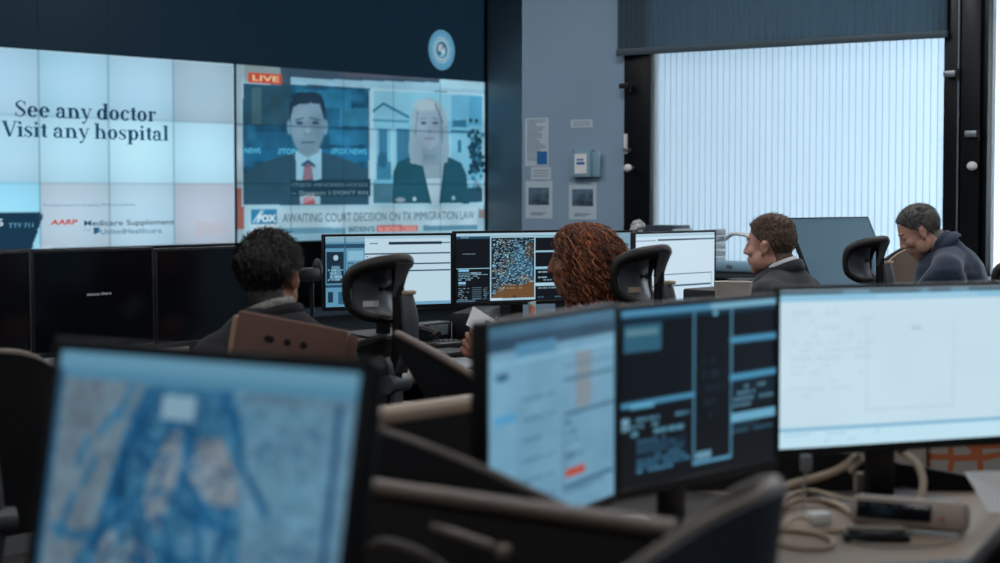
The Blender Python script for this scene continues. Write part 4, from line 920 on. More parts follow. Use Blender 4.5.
def person(name, label, x, y, yaw, headc, head_rot, skin, hair_fn, top, bottom_col, lean_y=None, wrists=None, collar=None, female=False, sh_w=.185, belly=1.0, elbows=None, hand_pose=None, fat=1.0, nbo=(0, -.055, -.15), bulk=1.0):
    """headc in world metres; body built in the sitter's own frame (faces +y)"""
    Rz = Matrix.Rotation(yaw, 4, 'Z'); W = Matrix.Translation((x, y, 0))@Rz; Wi = W.inverted()
    h = Wi@Vector(headc); H = Matrix.Translation(h)@Euler(head_rot).to_matrix().to_4x4()
    loc = lambda p: Wi@Vector(p)
    nb = h+Vector(nbo); nt_ = H@Vector((0, -.03, -.045)); sc_ = nb+Vector((0, -.012, -.045)); hip = Vector((0, 0, .55)); chest = sc_.lerp(hip, .33)+Vector((0, .01, 0)); waist = sc_.lerp(hip, .68)+Vector((0, -.015, 0))
    sh = [sc_+Vector((s*sh_w, 0, -.04)) for s in (-1, 1)]
    wr = [Vector((s*.17, .42, .79)) for s in (-1, 1)]
    if wrists:
        for i, q in enumerate(wrists):
            if q is not None: wr[i] = loc(q)
    el = []
    for i, s in enumerate((-1, 1)):
        m = (sh[i]+wr[i])/2; L1, L2 = .28, .25; dv = wr[i]-sh[i]; D = min(dv.length, L1+L2-.01); aa = (L1*L1-L2*L2+D*D)/(2*D); hh = math.sqrt(max(0, L1*L1-aa*aa)); u = dv.normalized()
        wr[i] = sh[i]+u*D; pole = Vector((s*.5, -.25, -1)); pole = (pole-u*pole.dot(u)).normalized(); el.append(sh[i]+u*aa+pole*hh)
    knee = [Vector((s*.13, .44, .52)) for s in (-1, 1)]; ank = [Vector((s*.13, .42, .10)) for s in (-1, 1)]
    f_ = .9 if female else 1
    def torso(bm, g, arms=True, legs=False):
        ell(bm, chest+Vector((0, 0, .05)), (.165*f_+g, .115*bulk+g, .17+g)); ell(bm, waist, (.145*f_*belly+g, .115*belly*bulk+g, .16+g)); ell(bm, hip+Vector((0, 0, .02)), (.165+g, .13+g, .12+g))
        for i in (0, 1):
            capsule(bm, sc_+Vector((0, 0, .0)), sh[i], .062*f_+g, .056*f_+g); ell(bm, sh[i], .052*f_+g)
            capsule(bm, sh[i]+Vector((0, 0, -.03)), chest+Vector(((i*2-1)*.07, 0, 0)), .07+g, .08+g)
            if arms: capsule(bm, sh[i], el[i], .052*f_+g, .040*f_+g)
    bm = B(); head_parts(bm, H, female, fat)
    capsule(bm, nt_, nb+Vector((0, -.008, 0)), .052*f_*fat, .058*f_*fat); capsule(bm, nb, sc_, .06*f_, .08*f_)
    torso(bm, -.012)
    hp_ = hand_pose or {}
    for i, s in enumerate((-1, 1)):
        capsule(bm, el[i], wr[i], .036*f_, .025*f_); dv = (wr[i]-el[i]).normalized()
        d, n, cu = hp_.get(i, (dv*.6+Vector((-s*.2, .5, -.15)), Vector((0, 0, 1))+Vector((s*.3, 0, 0)), .5))
        hand(bm, wr[i], d, n, s, cu)
        capsule(bm, hip+Vector((s*.09, .03, -.01)), knee[i], .075, .052); capsule(bm, knee[i], ank[i], .048, .034)
        capsule(bm, ank[i]+Vector((0, -.03, -.05)), ank[i]+Vector((s*.02, .14, -.07)), .034, .026)
    Hi = H.inverted()
    def post(v):
        q = Hi@v
        if q.length < .2:
            for s in (-1, 1):
                e = Vector((s*.031, .086, .016)); dd = (q-e).length; k = math.exp(-(dd/.016)**2)*.006; q = q+Vector((0, -k, 0))
            return H@q
        return v
    body = remeshed(name, bm, skin, None, .0052, 4, post); body.location = (x, y, 0); body.rotation_euler.z = yaw
    tag(body, label, 'person')
    ch = lambda nm, b_, m, vox=.008, sm=4: remeshed(nm, b_, m, body, vox, sm)
    # eyes and brows
    for s in (-1, 1):
        bm = B(); ell(bm, H@Vector((s*.031, .0655, .014)), .0125, sub=2); new('eye', bm, mat('eye_white', '#c9c4bd', .3), body)
        bm = B(); ell(bm, H@Vector((s*.031, .074, .013)), .0058, sub=2); new('iris', bm, mat('iris_dark', '#2a1d14', .2), body)
        bm = B(); ell(bm, H@Vector((s*.031, .0675, .019)), (.0138, .0125, .0095), sub=2); new('eyelid', bm, skin, body)
        bm = B(); tube(bm, [H@Vector((s*.014, .082, .036)), H@Vector((s*.03, .079, .040)), H@Vector((s*.046, .066, .036))], [.002, .0028, .002], 6); new('eyebrow', bm, hair_fn[1], body)
    # clothing
    bm = B(); torso(bm, .014); capsule(bm, nb+(nt_-nb)*.10, sc_, .068*f_*fat, .09*f_)
    ell(bm, sc_+Vector((0, -.03, -.07)), (.15, .10, .10))
    for i, s in enumerate((-1, 1)): capsule(bm, el[i], el[i].lerp(wr[i], .9), .052*f_, .040*f_)
    top_o = ch('jacket' if top[1] else 'blouse', bm, top[0], .009, 14)
    # crease and wobble of cloth
    for v in top_o.data.vertices:
        n_ = mnoise.noise(v.co*14)*.004+mnoise.noise(Vector((v.co.x*9, v.co.y*9, v.co.z*32)))*.0035; v.co += v.normal*n_
    if collar:
        bm = B(); c0 = nb.lerp(nt_, .42); ax = (nt_-nb).normalized(); r0 = .061*fat; e1 = Vector((1, 0, 0)); e1 = (e1-ax*e1.dot(ax)).normalized(); e2 = ax.cross(e1)
        ring = [c0+e1*math.cos(a)*r0+e2*math.sin(a)*(r0+.004)-ax*(.018*max(0, math.sin(a))) for a in [2*PI*k/16 for k in range(16)]]
        tube(bm, ring, .014, 8, 3, closed=True, flat=(.35, 1.1)); new('shirt_collar', bm, collar, body)
        bm = B(); ring = [nb.lerp(nt_, .08)+e1*math.cos(a)*(r0+.012)+e2*math.sin(a)*(r0+.014)-ax*(.035*max(0, math.sin(a))) for a in [2*PI*k/16 for k in range(16)]]
        tube(bm, ring, .019, 8, 3, closed=True, flat=(.5, 1.2)); o = new('jacket_collar', bm, top[0], body)
    bm = B(); ell(bm, hip, (.18, .15, .11))
    for i, s in enumerate((-1, 1)): capsule(bm, hip+Vector((s*.09, .03, -.01)), knee[i], .09, .066); capsule(bm, knee[i], ank[i], .064, .052)
    ch('trousers', bm, bottom_col, .011, 4)
    for i, s in enumerate((-1, 1)):
        bm = B(); a0 = ank[i]; ell(bm, a0+Vector((s*.01, .06, -.065)), (.045, .13, .035)); ell(bm, a0+Vector((0, -.02, -.045)), (.04, .05, .05)); ch('shoe', bm, Mblack, .008, 3)
    hair_fn[0](body, H, Hi)
    return body, H, W

def hair_surface(body, H, Hi, mask, thick, m, name='hair'):
    """lift the scalp part of the head outwards"""
    me = body.data; bm = bmesh.new(); bm.from_mesh(me)
    keep = {}
    for v in bm.verts:
        q = Hi@v.co; keep[v.index] = mask(q) if q.length < .16 else -1
    bmesh.ops.delete(bm, geom=[f for f in bm.faces if max(keep[v.index] for v in f.verts) <= 0], context='FACES')
    for v in bm.verts:
        q = Hi@v.co; k = max(0, min(1, mask(q)/.018))
        t = thick(q)*(.5+.5*k) if k > 0 else -.002
        d = (q-Vector((0, -.01, .02))).normalized(); nn = mnoise.noise(q*70)*.0025+mnoise.noise(Vector((q.x*160, q.y*30, q.z*30)))*.0015
        v.co = H@(q+d*(t+nn*k))
    return new(name, bm, m, body)
def strands(body, H, mask, comb, n, L, r, m, lift=.004, seed=1, name='hair_strands', base=(.074, .095, .084), cen=(0, -.014, .034)):
    rng = random.Random(seed); bm = B(); c = Vector(cen)
    for _ in range(n*4):
        if n <= 0: break
        d = Vector((rng.gauss(0, 1), rng.gauss(0, 1), rng.gauss(0, 1))).normalized(); p = c+Vector((d.x*base[0], d.y*base[1], d.z*base[2]))
        if mask(p) <= .002: continue
        n -= 1; nn = Vector((d.x/base[0], d.y/base[1], d.z/base[2])).normalized(); cd = comb(p); cd = (cd-nn*cd.dot(nn)).normalized()+Vector((rng.gauss(0, .25), rng.gauss(0, .25), rng.gauss(0, .25)))
        l = L(p)*rng.uniform(.6, 1.2); p0 = p+nn*lift; pts = [p0, p0+nn*l*.35+cd*l*.35, p0+nn*l*.4+cd*l*.9]
        tube(bm, [H@q for q in pts], [r, r*.8, r*.2], 3, 0)
    return new(name, bm, m, body)
def short_mask(front=.072, side=.0, nape=-.075, bald=0):
    def f(q):
        # height of the hairline round the head
        y = q.y
        if y > .035: line = .045+(front-.045)*min(1, (y-.035)/.03) ; line += bald*.03
        elif y > .0: line = .012+(y/.035)*.033
        elif y > -.022: line = .026
        else: line = max(nape, .026-(-.022-y)*3.2)
        if abs(q.x) < .045 and y > .05: line = front
        return q.z-line
    return f

Mskin1 = mat('skin_light', '#c99a86', .55, var=.06, scale=20, sss=.12); Mskin2 = mat('skin_fair', '#d2a08e', .55, var=.06, scale=20, sss=.12); Mskin3 = mat('skin_brown', '#8d5a42', .5, var=.08, scale=20, sss=.1); Mskin4 = mat('skin_olive', '#b07f62', .55, var=.06, scale=20, sss=.12)
Mh_dark = mat('hair_black_brown', '#120f0f', .5, var=.4, scale=60); Mh_br = mat('hair_mid_brown', '#5f4a3a', .6, var=.35, scale=60); Mh_gr = mat('hair_dark_grey', '#5a5956', .65, var=.45, scale=45); Mh_au = mat('hair_auburn', '#6e3a22', .55, var=.6, scale=18); Mh_base = mat('hair_auburn_shadow', '#200f0a', .8, var=.4, scale=30)
Msuit = mat('charcoal_suit', '#20242b', .85, var=.12, scale=120, sheen=.15); Mnavy = mat('navy_jacket', '#1a2c44', .8, var=.15, scale=120, sheen=.2); Mblk = mat('black_knit', '#121317', .9, var=.2, scale=120); Mtrs = mat('dark_trousers', '#1a1c20', .9)
Mgreyshirt = mat('grey_jacket_cloth', '#1c1d21', .9, var=.2, scale=60)

# the dark-haired man, seen from behind
mk1 = short_mask(.07, 0, -.12)
def hair1(body, H, Hi):
    hair_surface(body, H, Hi, mk1, lambda q: .005+.007*max(0, min(1, (q.z+.02)/.08)), Mh_dark)
    strands(body, H, mk1, lambda p: Vector((.7, -.2, -.3)) if p.z > .05 else Vector((.1, -.2, -1)), 2600, lambda p: .022 if p.z > .03 else .013, .0013, Mh_dark, .008, 3)
b1, H1, W1 = person('person', 'dark-haired man with glasses seen from behind, in a grey jacket', at(266, 300, 5.02).x, 4.98, math.radians(20),
    at(270, 276.5, 5.1), (0, 0, math.radians(-38)), Mskin4, (hair1, Mh_dark), (Mgreyshirt, True), Mtrs, collar=mat('striped_collar', '#9a9890', .85, var=.4, scale=70), sh_w=.155, nbo=(0, -.05, -.125), fat=1.08)
# glasses
gm = mat('glasses_black', '#101114', .3); g = B()
for s in (-1, 1):
    ring = [H1@Vector((s*.032+.023*math.cos(a), .099+.0*a, .012+.018*math.sin(a))) for a in [2*PI*k/12 for k in range(12)]]; tube(g, ring, .0018, 6, 2, closed=True)
    tube(g, [H1@Vector((s*.056, .097, .018)), H1@Vector((s*.074, .06, .018)), H1@Vector((s*.083, .0, .014)), H1@Vector((s*.082, -.012, .004))], .0022, 6, 4)
tube(g, [H1@Vector((-.01, .1, .016)), H1@Vector((.01, .1, .016))], .0018, 6, 0)
new('glasses', g, gm, b1)

# the curly-haired woman
def hair2(body, H, Hi):
    rng = random.Random(5)
    bm = B(); ell(bm, H@Vector((0, -.025, .035)), .098); ell(bm, H@Vector((0, -.055, -.04)), (.10, .085, .11)); ell(bm, H@Vector((0, -.06, -.13)), (.10, .07, .09))
    for s in (-1, 1): ell(bm, H@Vector((s*.07, .0, -.04)), (.035, .05, .11)); ell(bm, H@Vector((s*.075, -.01, -.13)), (.035, .05, .07))
    o = remeshed('hair_volume', bm, Mh_base, body, .008, 4)
    for v in o.data.vertices: v.co += v.normal*(mnoise.noise(v.co*45)*.006+mnoise.noise(v.co*110)*.004)
    for nm, cnt, m in (('curls', 1500, Mh_au), ('copper_curls', 700, mat('hair_copper', '#b0683c', .5, var=.4, scale=25)), ('dark_curls', 800, mat('hair_deep_brown', '#241109', .5, var=.5, scale=30))):
        bm = B(); i = 0
        while i < cnt:
            d = Vector((rng.gauss(0, 1), rng.gauss(0, 1), rng.gauss(0, 1))).normalized()
            if d.z < -.35: continue
            if d.y > .62 and d.z < .62: continue
            if d.y > .8: continue
            i += 1; root = Vector((d.x*.08, d.y*.095-.014, d.z*.088+.036)); out = Vector((d.x, d.y*.8, d.z*.35)); n = 26; L = rng.uniform(.13, .33); ph = rng.uniform(0, 6.28); tr_ = rng.uniform(9, 15); rad = rng.uniform(.005, .010); side = Vector((d.x, d.y, 0)); side = side.normalized() if side.length > .05 else Vector((rng.gauss(0, 1), -.5, 0)).normalized()
            if side.y > .3: side = Vector((math.copysign(1, side.x), -.1, 0)).normalized()
            pts = []; a_ = rng.uniform(.012, .034)
            for k in range(n):
                t_ = k/(n-1); q = root+out*a_*min(1, t_*4)+side*(.055*math.sin(min(1, t_*1.5)*PI/2)+rng.gauss(0, .0012))+Vector((0, -.012*t_, -L*max(0, t_-.08)**1.15))
                if d.z > .5: q += Vector((0, 0, .014*math.sin(min(1, t_*3)*PI)))
                an = ph+t_*tr_*L*14; q += Vector((math.cos(an), math.sin(an), .5*math.sin(an+1)))*rad*min(1, t_*5)
                if q.y > .045 and q.z < .05: q.y = .045-(q.y-.045)*.3; 
                pts.append(H@q)
            rr = .0016 if nm == 'copper_curls' else .0013; tube(bm, pts, [rr]*(n-1)+[.0004], 3, 0)
        new(nm, bm, m, body)
wx, wy = at(583, 260, 6.3).xy
handw = at(474, 350, 6.22)
b2, H2, W2 = person('person', 'woman with long curly auburn hair holding up a paper card', wx+.09, wy-.03, math.radians(70),
    at(578, 263, 6.3), (math.radians(-6), 0, math.radians(12)), Mskin3, (hair2, Mh_base), (Mblk, False), Mtrs, female=True, sh_w=.155,
    wrists=(at(520, 362, 6.5), handw+Vector((.05, 0, -.045))), hand_pose={1: (Vector((.15, .8, .62)), Vector((-1, .2, .2)), .75)})
# the paper card in her hand
pc = at(483, 322, 6.14); t = thing('paper_card', 'white printed card held up in the woman\'s hand', 'card', pc, 0)
M = Euler((math.radians(-38), math.radians(32), math.radians(14))).to_matrix().to_4x4()
bm = B(); box(bm, -.052, .052, -.0008, .0008, -.05, .036, 0, M); new('card_sheet', bm, Mpaper, t, smooth=False)
bm = B(); ell(bm, (.018, -.0012, .006), (.014, .0006, .012)); bmesh.ops.transform(bm, matrix=M, verts=bm.verts); new('printed_mark', bm, ink, t)

# the brown-haired man in the suit
mk3 = short_mask(.078, 0, -.07)
def hair3(body, H, Hi):
    hair_surface(body, H, Hi, mk3, lambda q: .003+.010*max(0, min(1, (q.z-.03)/.07)), Mh_br)
    strands(body, H, mk3, lambda p: Vector((.8, -.5, 0)) if p.z > .06 else Vector((0, -.6, -1)), 2600, lambda p: .02 if p.z > .07 else .009, .0011, Mh_br, .006, 5)
mx_, my_ = at(783, 260, 7.45).xy
b3, H3, W3 = person('person', 'brown-haired man in a dark suit turned away towards the window', mx_, my_, math.radians(62), at(769, 246.5, 7.42), (math.radians(-4), 0, 0), Mskin2, (hair3, Mh_br), (Msuit, True), Mtrs, collar=Mshirt, sh_w=.245, bulk=1.15, fat=1.14, belly=1.15, nbo=(0, -.06, -.105))
# the grey-haired man in navy, looking down
mk4 = short_mask(.085, 0, -.065, bald=.2)
def hair4(body, H, Hi):
    hair_surface(body, H, Hi, mk4, lambda q: .004+.006*max(0, min(1, (q.z-.03)/.07)), Mh_gr)
    strands(body, H, mk4, lambda p: Vector((.2, -1, -.2)) if p.z > .05 else Vector((0, -.5, -1)), 2200, lambda p: .011, .0011, Mh_gr, .007, 6)
mx_, my_ = at(936, 260, 8.5).xy
b4, H4, W4 = person('person', 'grey-haired man in a navy jacket looking down at his desk', mx_+.10, my_, math.radians(72), at(919, 232.5, 8.45), (math.radians(-34), 0, math.radians(12)), Mskin1, (hair4, Mh_gr), (Mnavy, True), Mtrs, collar=Mnavy, sh_w=.235, bulk=1.35, nbo=(0, -.13, -.075), fat=1.05)

# ================================================================== SMALL THINGS
# brown card sleeve over the man's chair back
t = thing('card_folder', 'brown card folder with three dark holes standing behind the dark-haired man', 'folder', at(272, 360, 4.42), math.radians(-8)); t.location.z = .70
Mcard = mat('brown_card', '#6c5044', .85, var=.07, scale=12)
bm = B(); R = Matrix.Rotation(math.radians(10), 4, 'Y'); box(bm, -.14, .13, -.012, .004, .10, .345, .003, R); new('front_panel', bm, Mcard, t)
bm = B(); box(bm, -.155, -.135, .0, .05, .06, .33, .003, R); new('side_flap', bm, mat('lit_card_side', '#a2856a', .8), t)  # the lit left side painted as a paler card colour
bm = B(); box(bm, -.14, .145, .045, .055, .10, .33, .003, R); new('back_panel', bm, Mcard, t)
for x in (-.055, -.01, .03):
    bm = B(); ell(bm, (x, -.012, .292), (.013 if x < -.05 else .009, .002, .009)); bmesh.ops.transform(bm, matrix=R, verts=bm.verts); new('hole', bm, Mmatte, t)
bm = B(); box(bm, -.12, .12, -.01, .05, -.23, .10, .004); new('stiffener', bm, Mcard, t)
# cardholder for the folder: shelf behind the chair
t = thing('side_table', 'dark side table under the brown card folder', 'table', (t.location.x, t.location.y+.02, 0), 0)
bm = B(); box(bm, -.2, .2, -.18, .18, .44, .47, .004); new('tabletop', bm, Mblack, t)
for sx in (-1, 1):
    for sy in (-1, 1): bm = B(); cyl(bm, (sx*.17, sy*.15, 0), (sx*.17, sy*.15, .44), .013); new('leg', bm, Mblack, t)

def on_desk(px, Y): p = at(px, 300, Y); return (p.x, p.y, .74)
# dark gear between and under the middle monitors
t = thing('desk_phone', 'black desk phone under the dispatch map monitor', 'phone', on_desk(438, 7.15), YAW_SEAT); Mk = mat('button_grey', '#4b545b', .5)
bm = B(); box(bm, -.11, .11, -.09, .09, 0, .03, .008); box(bm, -.11, .11, .02, .09, .02, .10, .01, Matrix.Rotation(.0, 4, 'X')); new('body', bm, Mblack, t)
bm = B(); tube(bm, [(-.085, -.07, .06), (-.085, -.04, .075), (-.085, .04, .085), (-.085, .08, .10)], [.02, .014, .014, .02], 8); new('handset', bm, Mblack, t)
for i in range(3):
    for j in range(3): bm = B(); box(bm, -.03+i*.03, -.01+i*.03, -.06+j*.025, -.045+j*.025, .03, .035, .001); new('key', bm, Mk, t)
bm = B(); box(bm, -.03, .08, .016, .021, .05, .09, .001); new('display', bm, mat('lcd_grey', '#5d6d73', .3), t)
t = thing('speaker_unit', 'black equipment box with round dials under the blue forms monitor', 'equipment', on_desk(478, 7.5), YAW_SEAT+.5)
bm = B(); box(bm, -.24, .24, -.05, .06, 0, .13, .006); new('case', bm, Mblack, t)
for x in (-.13, .02, .12):
    bm = B(); tube(bm, [(x+.026*math.cos(a), -.054, .065+.026*math.sin(a)) for a in [2*PI*k/14 for k in range(14)]], .004, 6, 2, closed=True); new('dial_ring', bm, Malu, t)
t = thing('camera_cluster', 'small black desk microphone beside the dark-haired man', 'microphone', on_desk(312, 7.0), YAW_SEAT)
bm = B(); cyl(bm, (0, 0, 0), (0, 0, .02), .06); new('base', bm, Mblack, t)
bm = B(); tube(bm, [(0, 0, .02), (0, 0, .2), (.0, .0, .30)], .008, 8); new('stem', bm, Mblack, t)
bm = B(); ell(bm, (.03, 0, .31), (.02, .02, .045)); box(bm, -.1, .03, -.02, .02, .27, .32, .008); new('microphone_head', bm, Mblack, t)
# orange item and grey card holder beyond the woman's card
t = thing('card_holder', 'grey card holder with an orange slip on the desk beyond the woman\'s card', 'card holder', on_desk(528, 7.3), YAW_SEAT+.4)
bm = B(); box(bm, -.005, .085, -.01, .0, 0, .17, .002); box(bm, -.02, .09, -.03, .03, 0, .01, .002); new('holder_plate', bm, mat('pale_grey_plastic', '#8d969b', .5), t)
bm = B(); box(bm, -.045, .0, -.02, -.012, .02, .155, .002, Matrix.Rotation(.25, 4, 'Y')); new('orange_slip', bm, mat('orange_card', '#c26a2e', .7), t)
# red pieces on the desk left
for i, (px, Y) in enumerate(((194, 6.15), (205, 6.2))):
    bm = B(); box(bm, -.02, .02, -.015, .015, 0, .02, .006); o = new('red_button_box', bm, mat('red_plastic', '#a8281c', .4), loc=on_desk(px, Y), yaw=.3); tag(o, 'small red switch box on the desk before the black monitors', 'switch box', 'red switch boxes')
bm = B(); box(bm, -.22, .22, -.07, .07, 0, .025, .006); o = new('keyboard', bm, Mblack, loc=on_desk(178, 5.8), yaw=YAW_SEAT); tag(o, 'black keyboard on the desk before the black monitors', 'keyboard')
# papers and a folder at the far left
bm = B(); box(bm, -.11, .11, -.15, .15, 0, .004); o = new('paper_stack', bm, Mpaper, loc=on_desk(24, 5.05), yaw=.9, smooth=False); tag(o, 'white sheets on the desk at the left edge', 'paper')
bm = B(); box(bm, -.10, .10, -.07, .07, .004, .02, .002); o = new('coloured_booklet', bm, mat('orange_cover', '#a5583a', .6), loc=on_desk(12, 5.0), yaw=.7); tag(o, 'orange booklet lying on white sheets at the left edge', 'booklet')
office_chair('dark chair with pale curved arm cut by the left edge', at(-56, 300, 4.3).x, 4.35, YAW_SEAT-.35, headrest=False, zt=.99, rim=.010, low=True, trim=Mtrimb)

# bowl left of the suited man
t = on_desk(733, 6.6)
bm = B(); lathe(bm, [(.035, 0), (.055, .004), (.06, .06), (.064, .098), (.066, .10), (.062, .098), (.057, .06), (.05, .01)], 32); o = new('paper_cup', bm, mat('cream_paper', '#cfc8bd', .6), loc=(at(733, 290, 6.2).x, 6.2, 0)); 
o.location.z = at(733, 281.5, 6.2).z-.1; tag(o, 'wide cream paper tub left of the suited man', 'tub')
cup_z = o.location.z
t = thing('storage_cabinet', 'dark low cabinet carrying the cream tub', 'cabinet', (o.location.x+.05, 6.25, 0), YAW_SEAT)
bm = B(); box(bm, -.2, .2, -.2, .2, 0, cup_z, .006); new('body', bm, Mmatte, t)
bm = B(); box(bm, -.185, .185, -.205, -.2, .05, cup_z-.03, .002); d_ = new('door', bm, Mblack, t)
bm = B(); box(bm, .12, .14, -.225, -.204, cup_z*.6, cup_z*.75, .003); h_ = new('handle', bm, Malu, t); h_.parent = d_
# paper tray, lamp arc, crumpled plastic, dark folder along the window
def shelf_z(): return .98
t = thing('window_ledge', 'dark ledge unit running below the bright window behind the monitors', 'ledge', rm(-5.4, 10.2), YAW_ROOM)
bm = B(); box(bm, -2.2, 2.4, -.22, .25, .80, .84, .005); new('ledge_top', bm, mat('ledge_grey', '#59666f', .5), t)
bm = B(); box(bm, -2.15, 2.35, -.18, .22, 0, .80, .005); new('body', bm, Mblack, t)
def on_ledge(px, dy=0):
    d = ray(px, 191); d.z = 0; k = (10.12+dy)/d.dot(U); p = d*k; return (p.x, p.y, .84)
t = thing('paper_tray', 'stack of pale paper trays on the window ledge right of the white sheet monitor', 'paper tray', on_ledge(699), YAW_ROOM)
Mtray = mat('pale_grey_plastic', '#8d969b', .5)
for k in range(6):
    bm = B(); z = k*.045; box(bm, -.13, .13, -.12, .12, z, z+.006, .002); box(bm, -.13, -.122, -.12, .12, z, z+.04, .001); box(bm, .122, .13, -.12, .12, z, z+.04, .001); new('tray', bm, Mtray, t)
    bm = B(); box(bm, -.11, .11, -.11, .1, z+.006, z+.02); new('paper', bm, Mpaper, t, smooth=False)
t = thing('curved_lamp', 'white curved desk lamp arm on the ledge before the window', 'lamp', on_ledge(750, .12), YAW_ROOM)
bm = B(); tube(bm, [(-.18, 0, .20), (-.12, 0, .235), (0, 0, .22), (.1, 0, .16), (.14, 0, .1), (.15, 0, .01)], .022, 10, 6, flat=(1, .6)); new('arm', bm, Mwhite, t)
bm = B(); cyl(bm, (.15, 0, 0), (.15, 0, .015), .08); new('base', bm, Mwhite, t)
t = thing('long_case', 'long blue-grey case lying on the ledge left of the suited man', 'case', on_ledge(741, -.04), YAW_ROOM)
bm = B(); box(bm, -.22, .2, -.13, -.03, 0, .07, .02); new('case_body', bm, mat('blue_grey_case', '#7fa3b8', .4), t)
bm = B(); box(bm, -.02, .02, -.137, -.13, .03, .05, .003); new('clasp', bm, Malu, t)
t = on_ledge(642)
bm = B(); ell(bm, (0, 0, .27), (.05, .045, .05), sub=3)
for v in bm.verts: v.co += (v.co-Vector((0, 0, .27))).normalized()*mnoise.noise(v.co*60)*.02
lz = .84
box(bm, -.04, .04, -.035, .035, 0, .235, .01)
o = new('crumpled_bag', bm, mat('crumpled_clear_plastic', '#a2a6a6', .25, var=.5, scale=50), loc=on_ledge(638)); tag(o, 'crumpled clear plastic bag behind the white sheet monitor', 'bag')
bm = B(); box(bm, -.11, .12, -.1, .1, 0, .285, .006); o = new('file_box', bm, mat('dark_blue_box', '#253440', .7), loc=on_ledge(667, .1), yaw=YAW_ROOM); tag(o, 'dark blue file box on the ledge behind the white sheet monitor', 'box')
# dark gear left of the suited man
t = thing('desk_equipment', 'black desk equipment with small white tags left of the suited man', 'equipment', (at(738, 290, 7.9).x, 7.9, .74), YAW_SEAT)
bm = B(); box(bm, -.25, .2, -.12, .12, 0, .2, .01); box(bm, -.1, .0, -.14, .0, .1, .24, .01); new('case', bm, Mblack, t)
for x, z in ((-.02, .17), (.1, .15), (-.14, .21)): bm = B(); ell(bm, (x, -.125 if x != -.14 else -.12, z), (.022, .006, .010)); new('white_tag', bm, Mwhite, t)

bm = B(); box(bm, -.18, .18, -.58, .58, 0, .008, .003); o = new('darkening_sheet', bm, Mmatte, loc=rm(-1.965, 2.55, .74), yaw=YAW_ROOM); tag(o, 'black sheet added to darken the worktop under the two adjoining foreground monitors', 'dark sheet')  # added sheet, there to darken the worktop below these monitors
# ---- items on the cable-strewn worktop
def dk(px, py):               # spot on the worktop under a photo position
    d = ray(px, py); k = (.74-CAMZ)/d.z; p = Vector((0, 0, CAMZ))+d*k; return p
def dz(px, py, h): p = dk(px, py); p.z += h; return p
Mcab = mat('beige_cable', '#b3a08a', .5, var=.05)
q = dz(905, 535, .013)
t = thing('card_terminal', 'beige desk terminal with a long black display and slotted front', 'terminal', q, math.radians(-27))
L_ = .20; bm = B(); box(bm, -.105, .105, 0, .05, 0, .055, .014, Matrix.Rotation(math.radians(-14), 4, 'X')); new('casing', bm, mat('beige_grey_plastic', '#a29486', .45), t)
R = Matrix.Rotation(math.radians(-14), 4, 'X')
bm = B(); box(bm, -.09, .045, -.003, .001, .012, .043, .002, R); new('display', bm, mat('gloss_black', '#0b0d10', .2), t)
bm = B()
for k in range(6): box(bm, -.085+k*.02, -.075+k*.02, -.0035, -.002, .034, .036, 0, R)
new('display_segments', bm, Mk, t, smooth=False)
bm = B(); ell(bm, (.065, -.0025, .02), (.004, .002, .003)); bmesh.ops.transform(bm, matrix=R, verts=bm.verts); new('indicator', bm, mat('red_plastic', '#a8281c', .4), t)
q = dk(876, 541)
bm = B(); box(bm, -.058, .058, -.022, .022, 0, .016, .007); ell(bm, (0, 0, .014), (.055, .02, .010)); t = thing('computer_mouse', 'dark low mouse-like scanner lying before the beige terminal', 'scanner', q, math.radians(-5)); new('body', bm, Mblack, t)
bm = B(); box(bm, -.05, .05, -.012, .012, .019, .026, .006); new('top_shell', bm, mat('beige_dark_plastic', '#83786a', .5), t)
def coil(label, pts, r, m=Mcab, name='power_cable', grp=None):
    bm = B(); tube(bm, pts, r, 8, 6); o = new(name, bm, m); tag(o, label, 'cable', grp); return o
coil('beige cable looping in a flat oval at the left of the terminal', [dz(782, 512, .008), dz(800, 507, .012), dz(830, 508, .012), dz(850, 516, .008), dz(855, 526, .008), dz(845, 533, .006), dz(812, 534, .006), dz(786, 530, .006), dz(772, 520, .008)], .005)
coil('beige cable lying in a long hairpin nearest the lower edge', [dz(776, 533, .006), dz(800, 534, .006), dz(822, 538, .006), dz(833, 545, .006), dz(826, 551, .006), dz(800, 551, .006), dz(775, 546, .006)], .0048)
coil('beige cable running behind the flat oval loop towards the terminal', [dz(774, 522, .012), dz(790, 503, .014), dz(812, 499, .016), dz(838, 505, .014), dz(862, 508, .012)], .005)
coil('thin pale cable trailing in front of the beige terminal', [dz(846, 541, .004), dz(872, 548, .004), dz(905, 549, .004), dz(945, 546, .004), dz(962, 536, .006)], .0022, mat('clear_cable', '#8e8c88', .35))
coil('thick beige cable arching up behind the terminal to the white monitor', [dz(916, 512, .012), at(921, 497, 3.50), at(923, 480, 3.52), at(917, 464, 3.54), at(906, 455, 3.56), at(896, 448, 3.62)], .0075)
coil('beige cable slanting up to the base of the white monitor', [at(776, 489, 3.42), at(800, 482, 3.45), at(828, 474, 3.50), at(846, 465, 3.52), at(858, 456, 3.56)], .008)
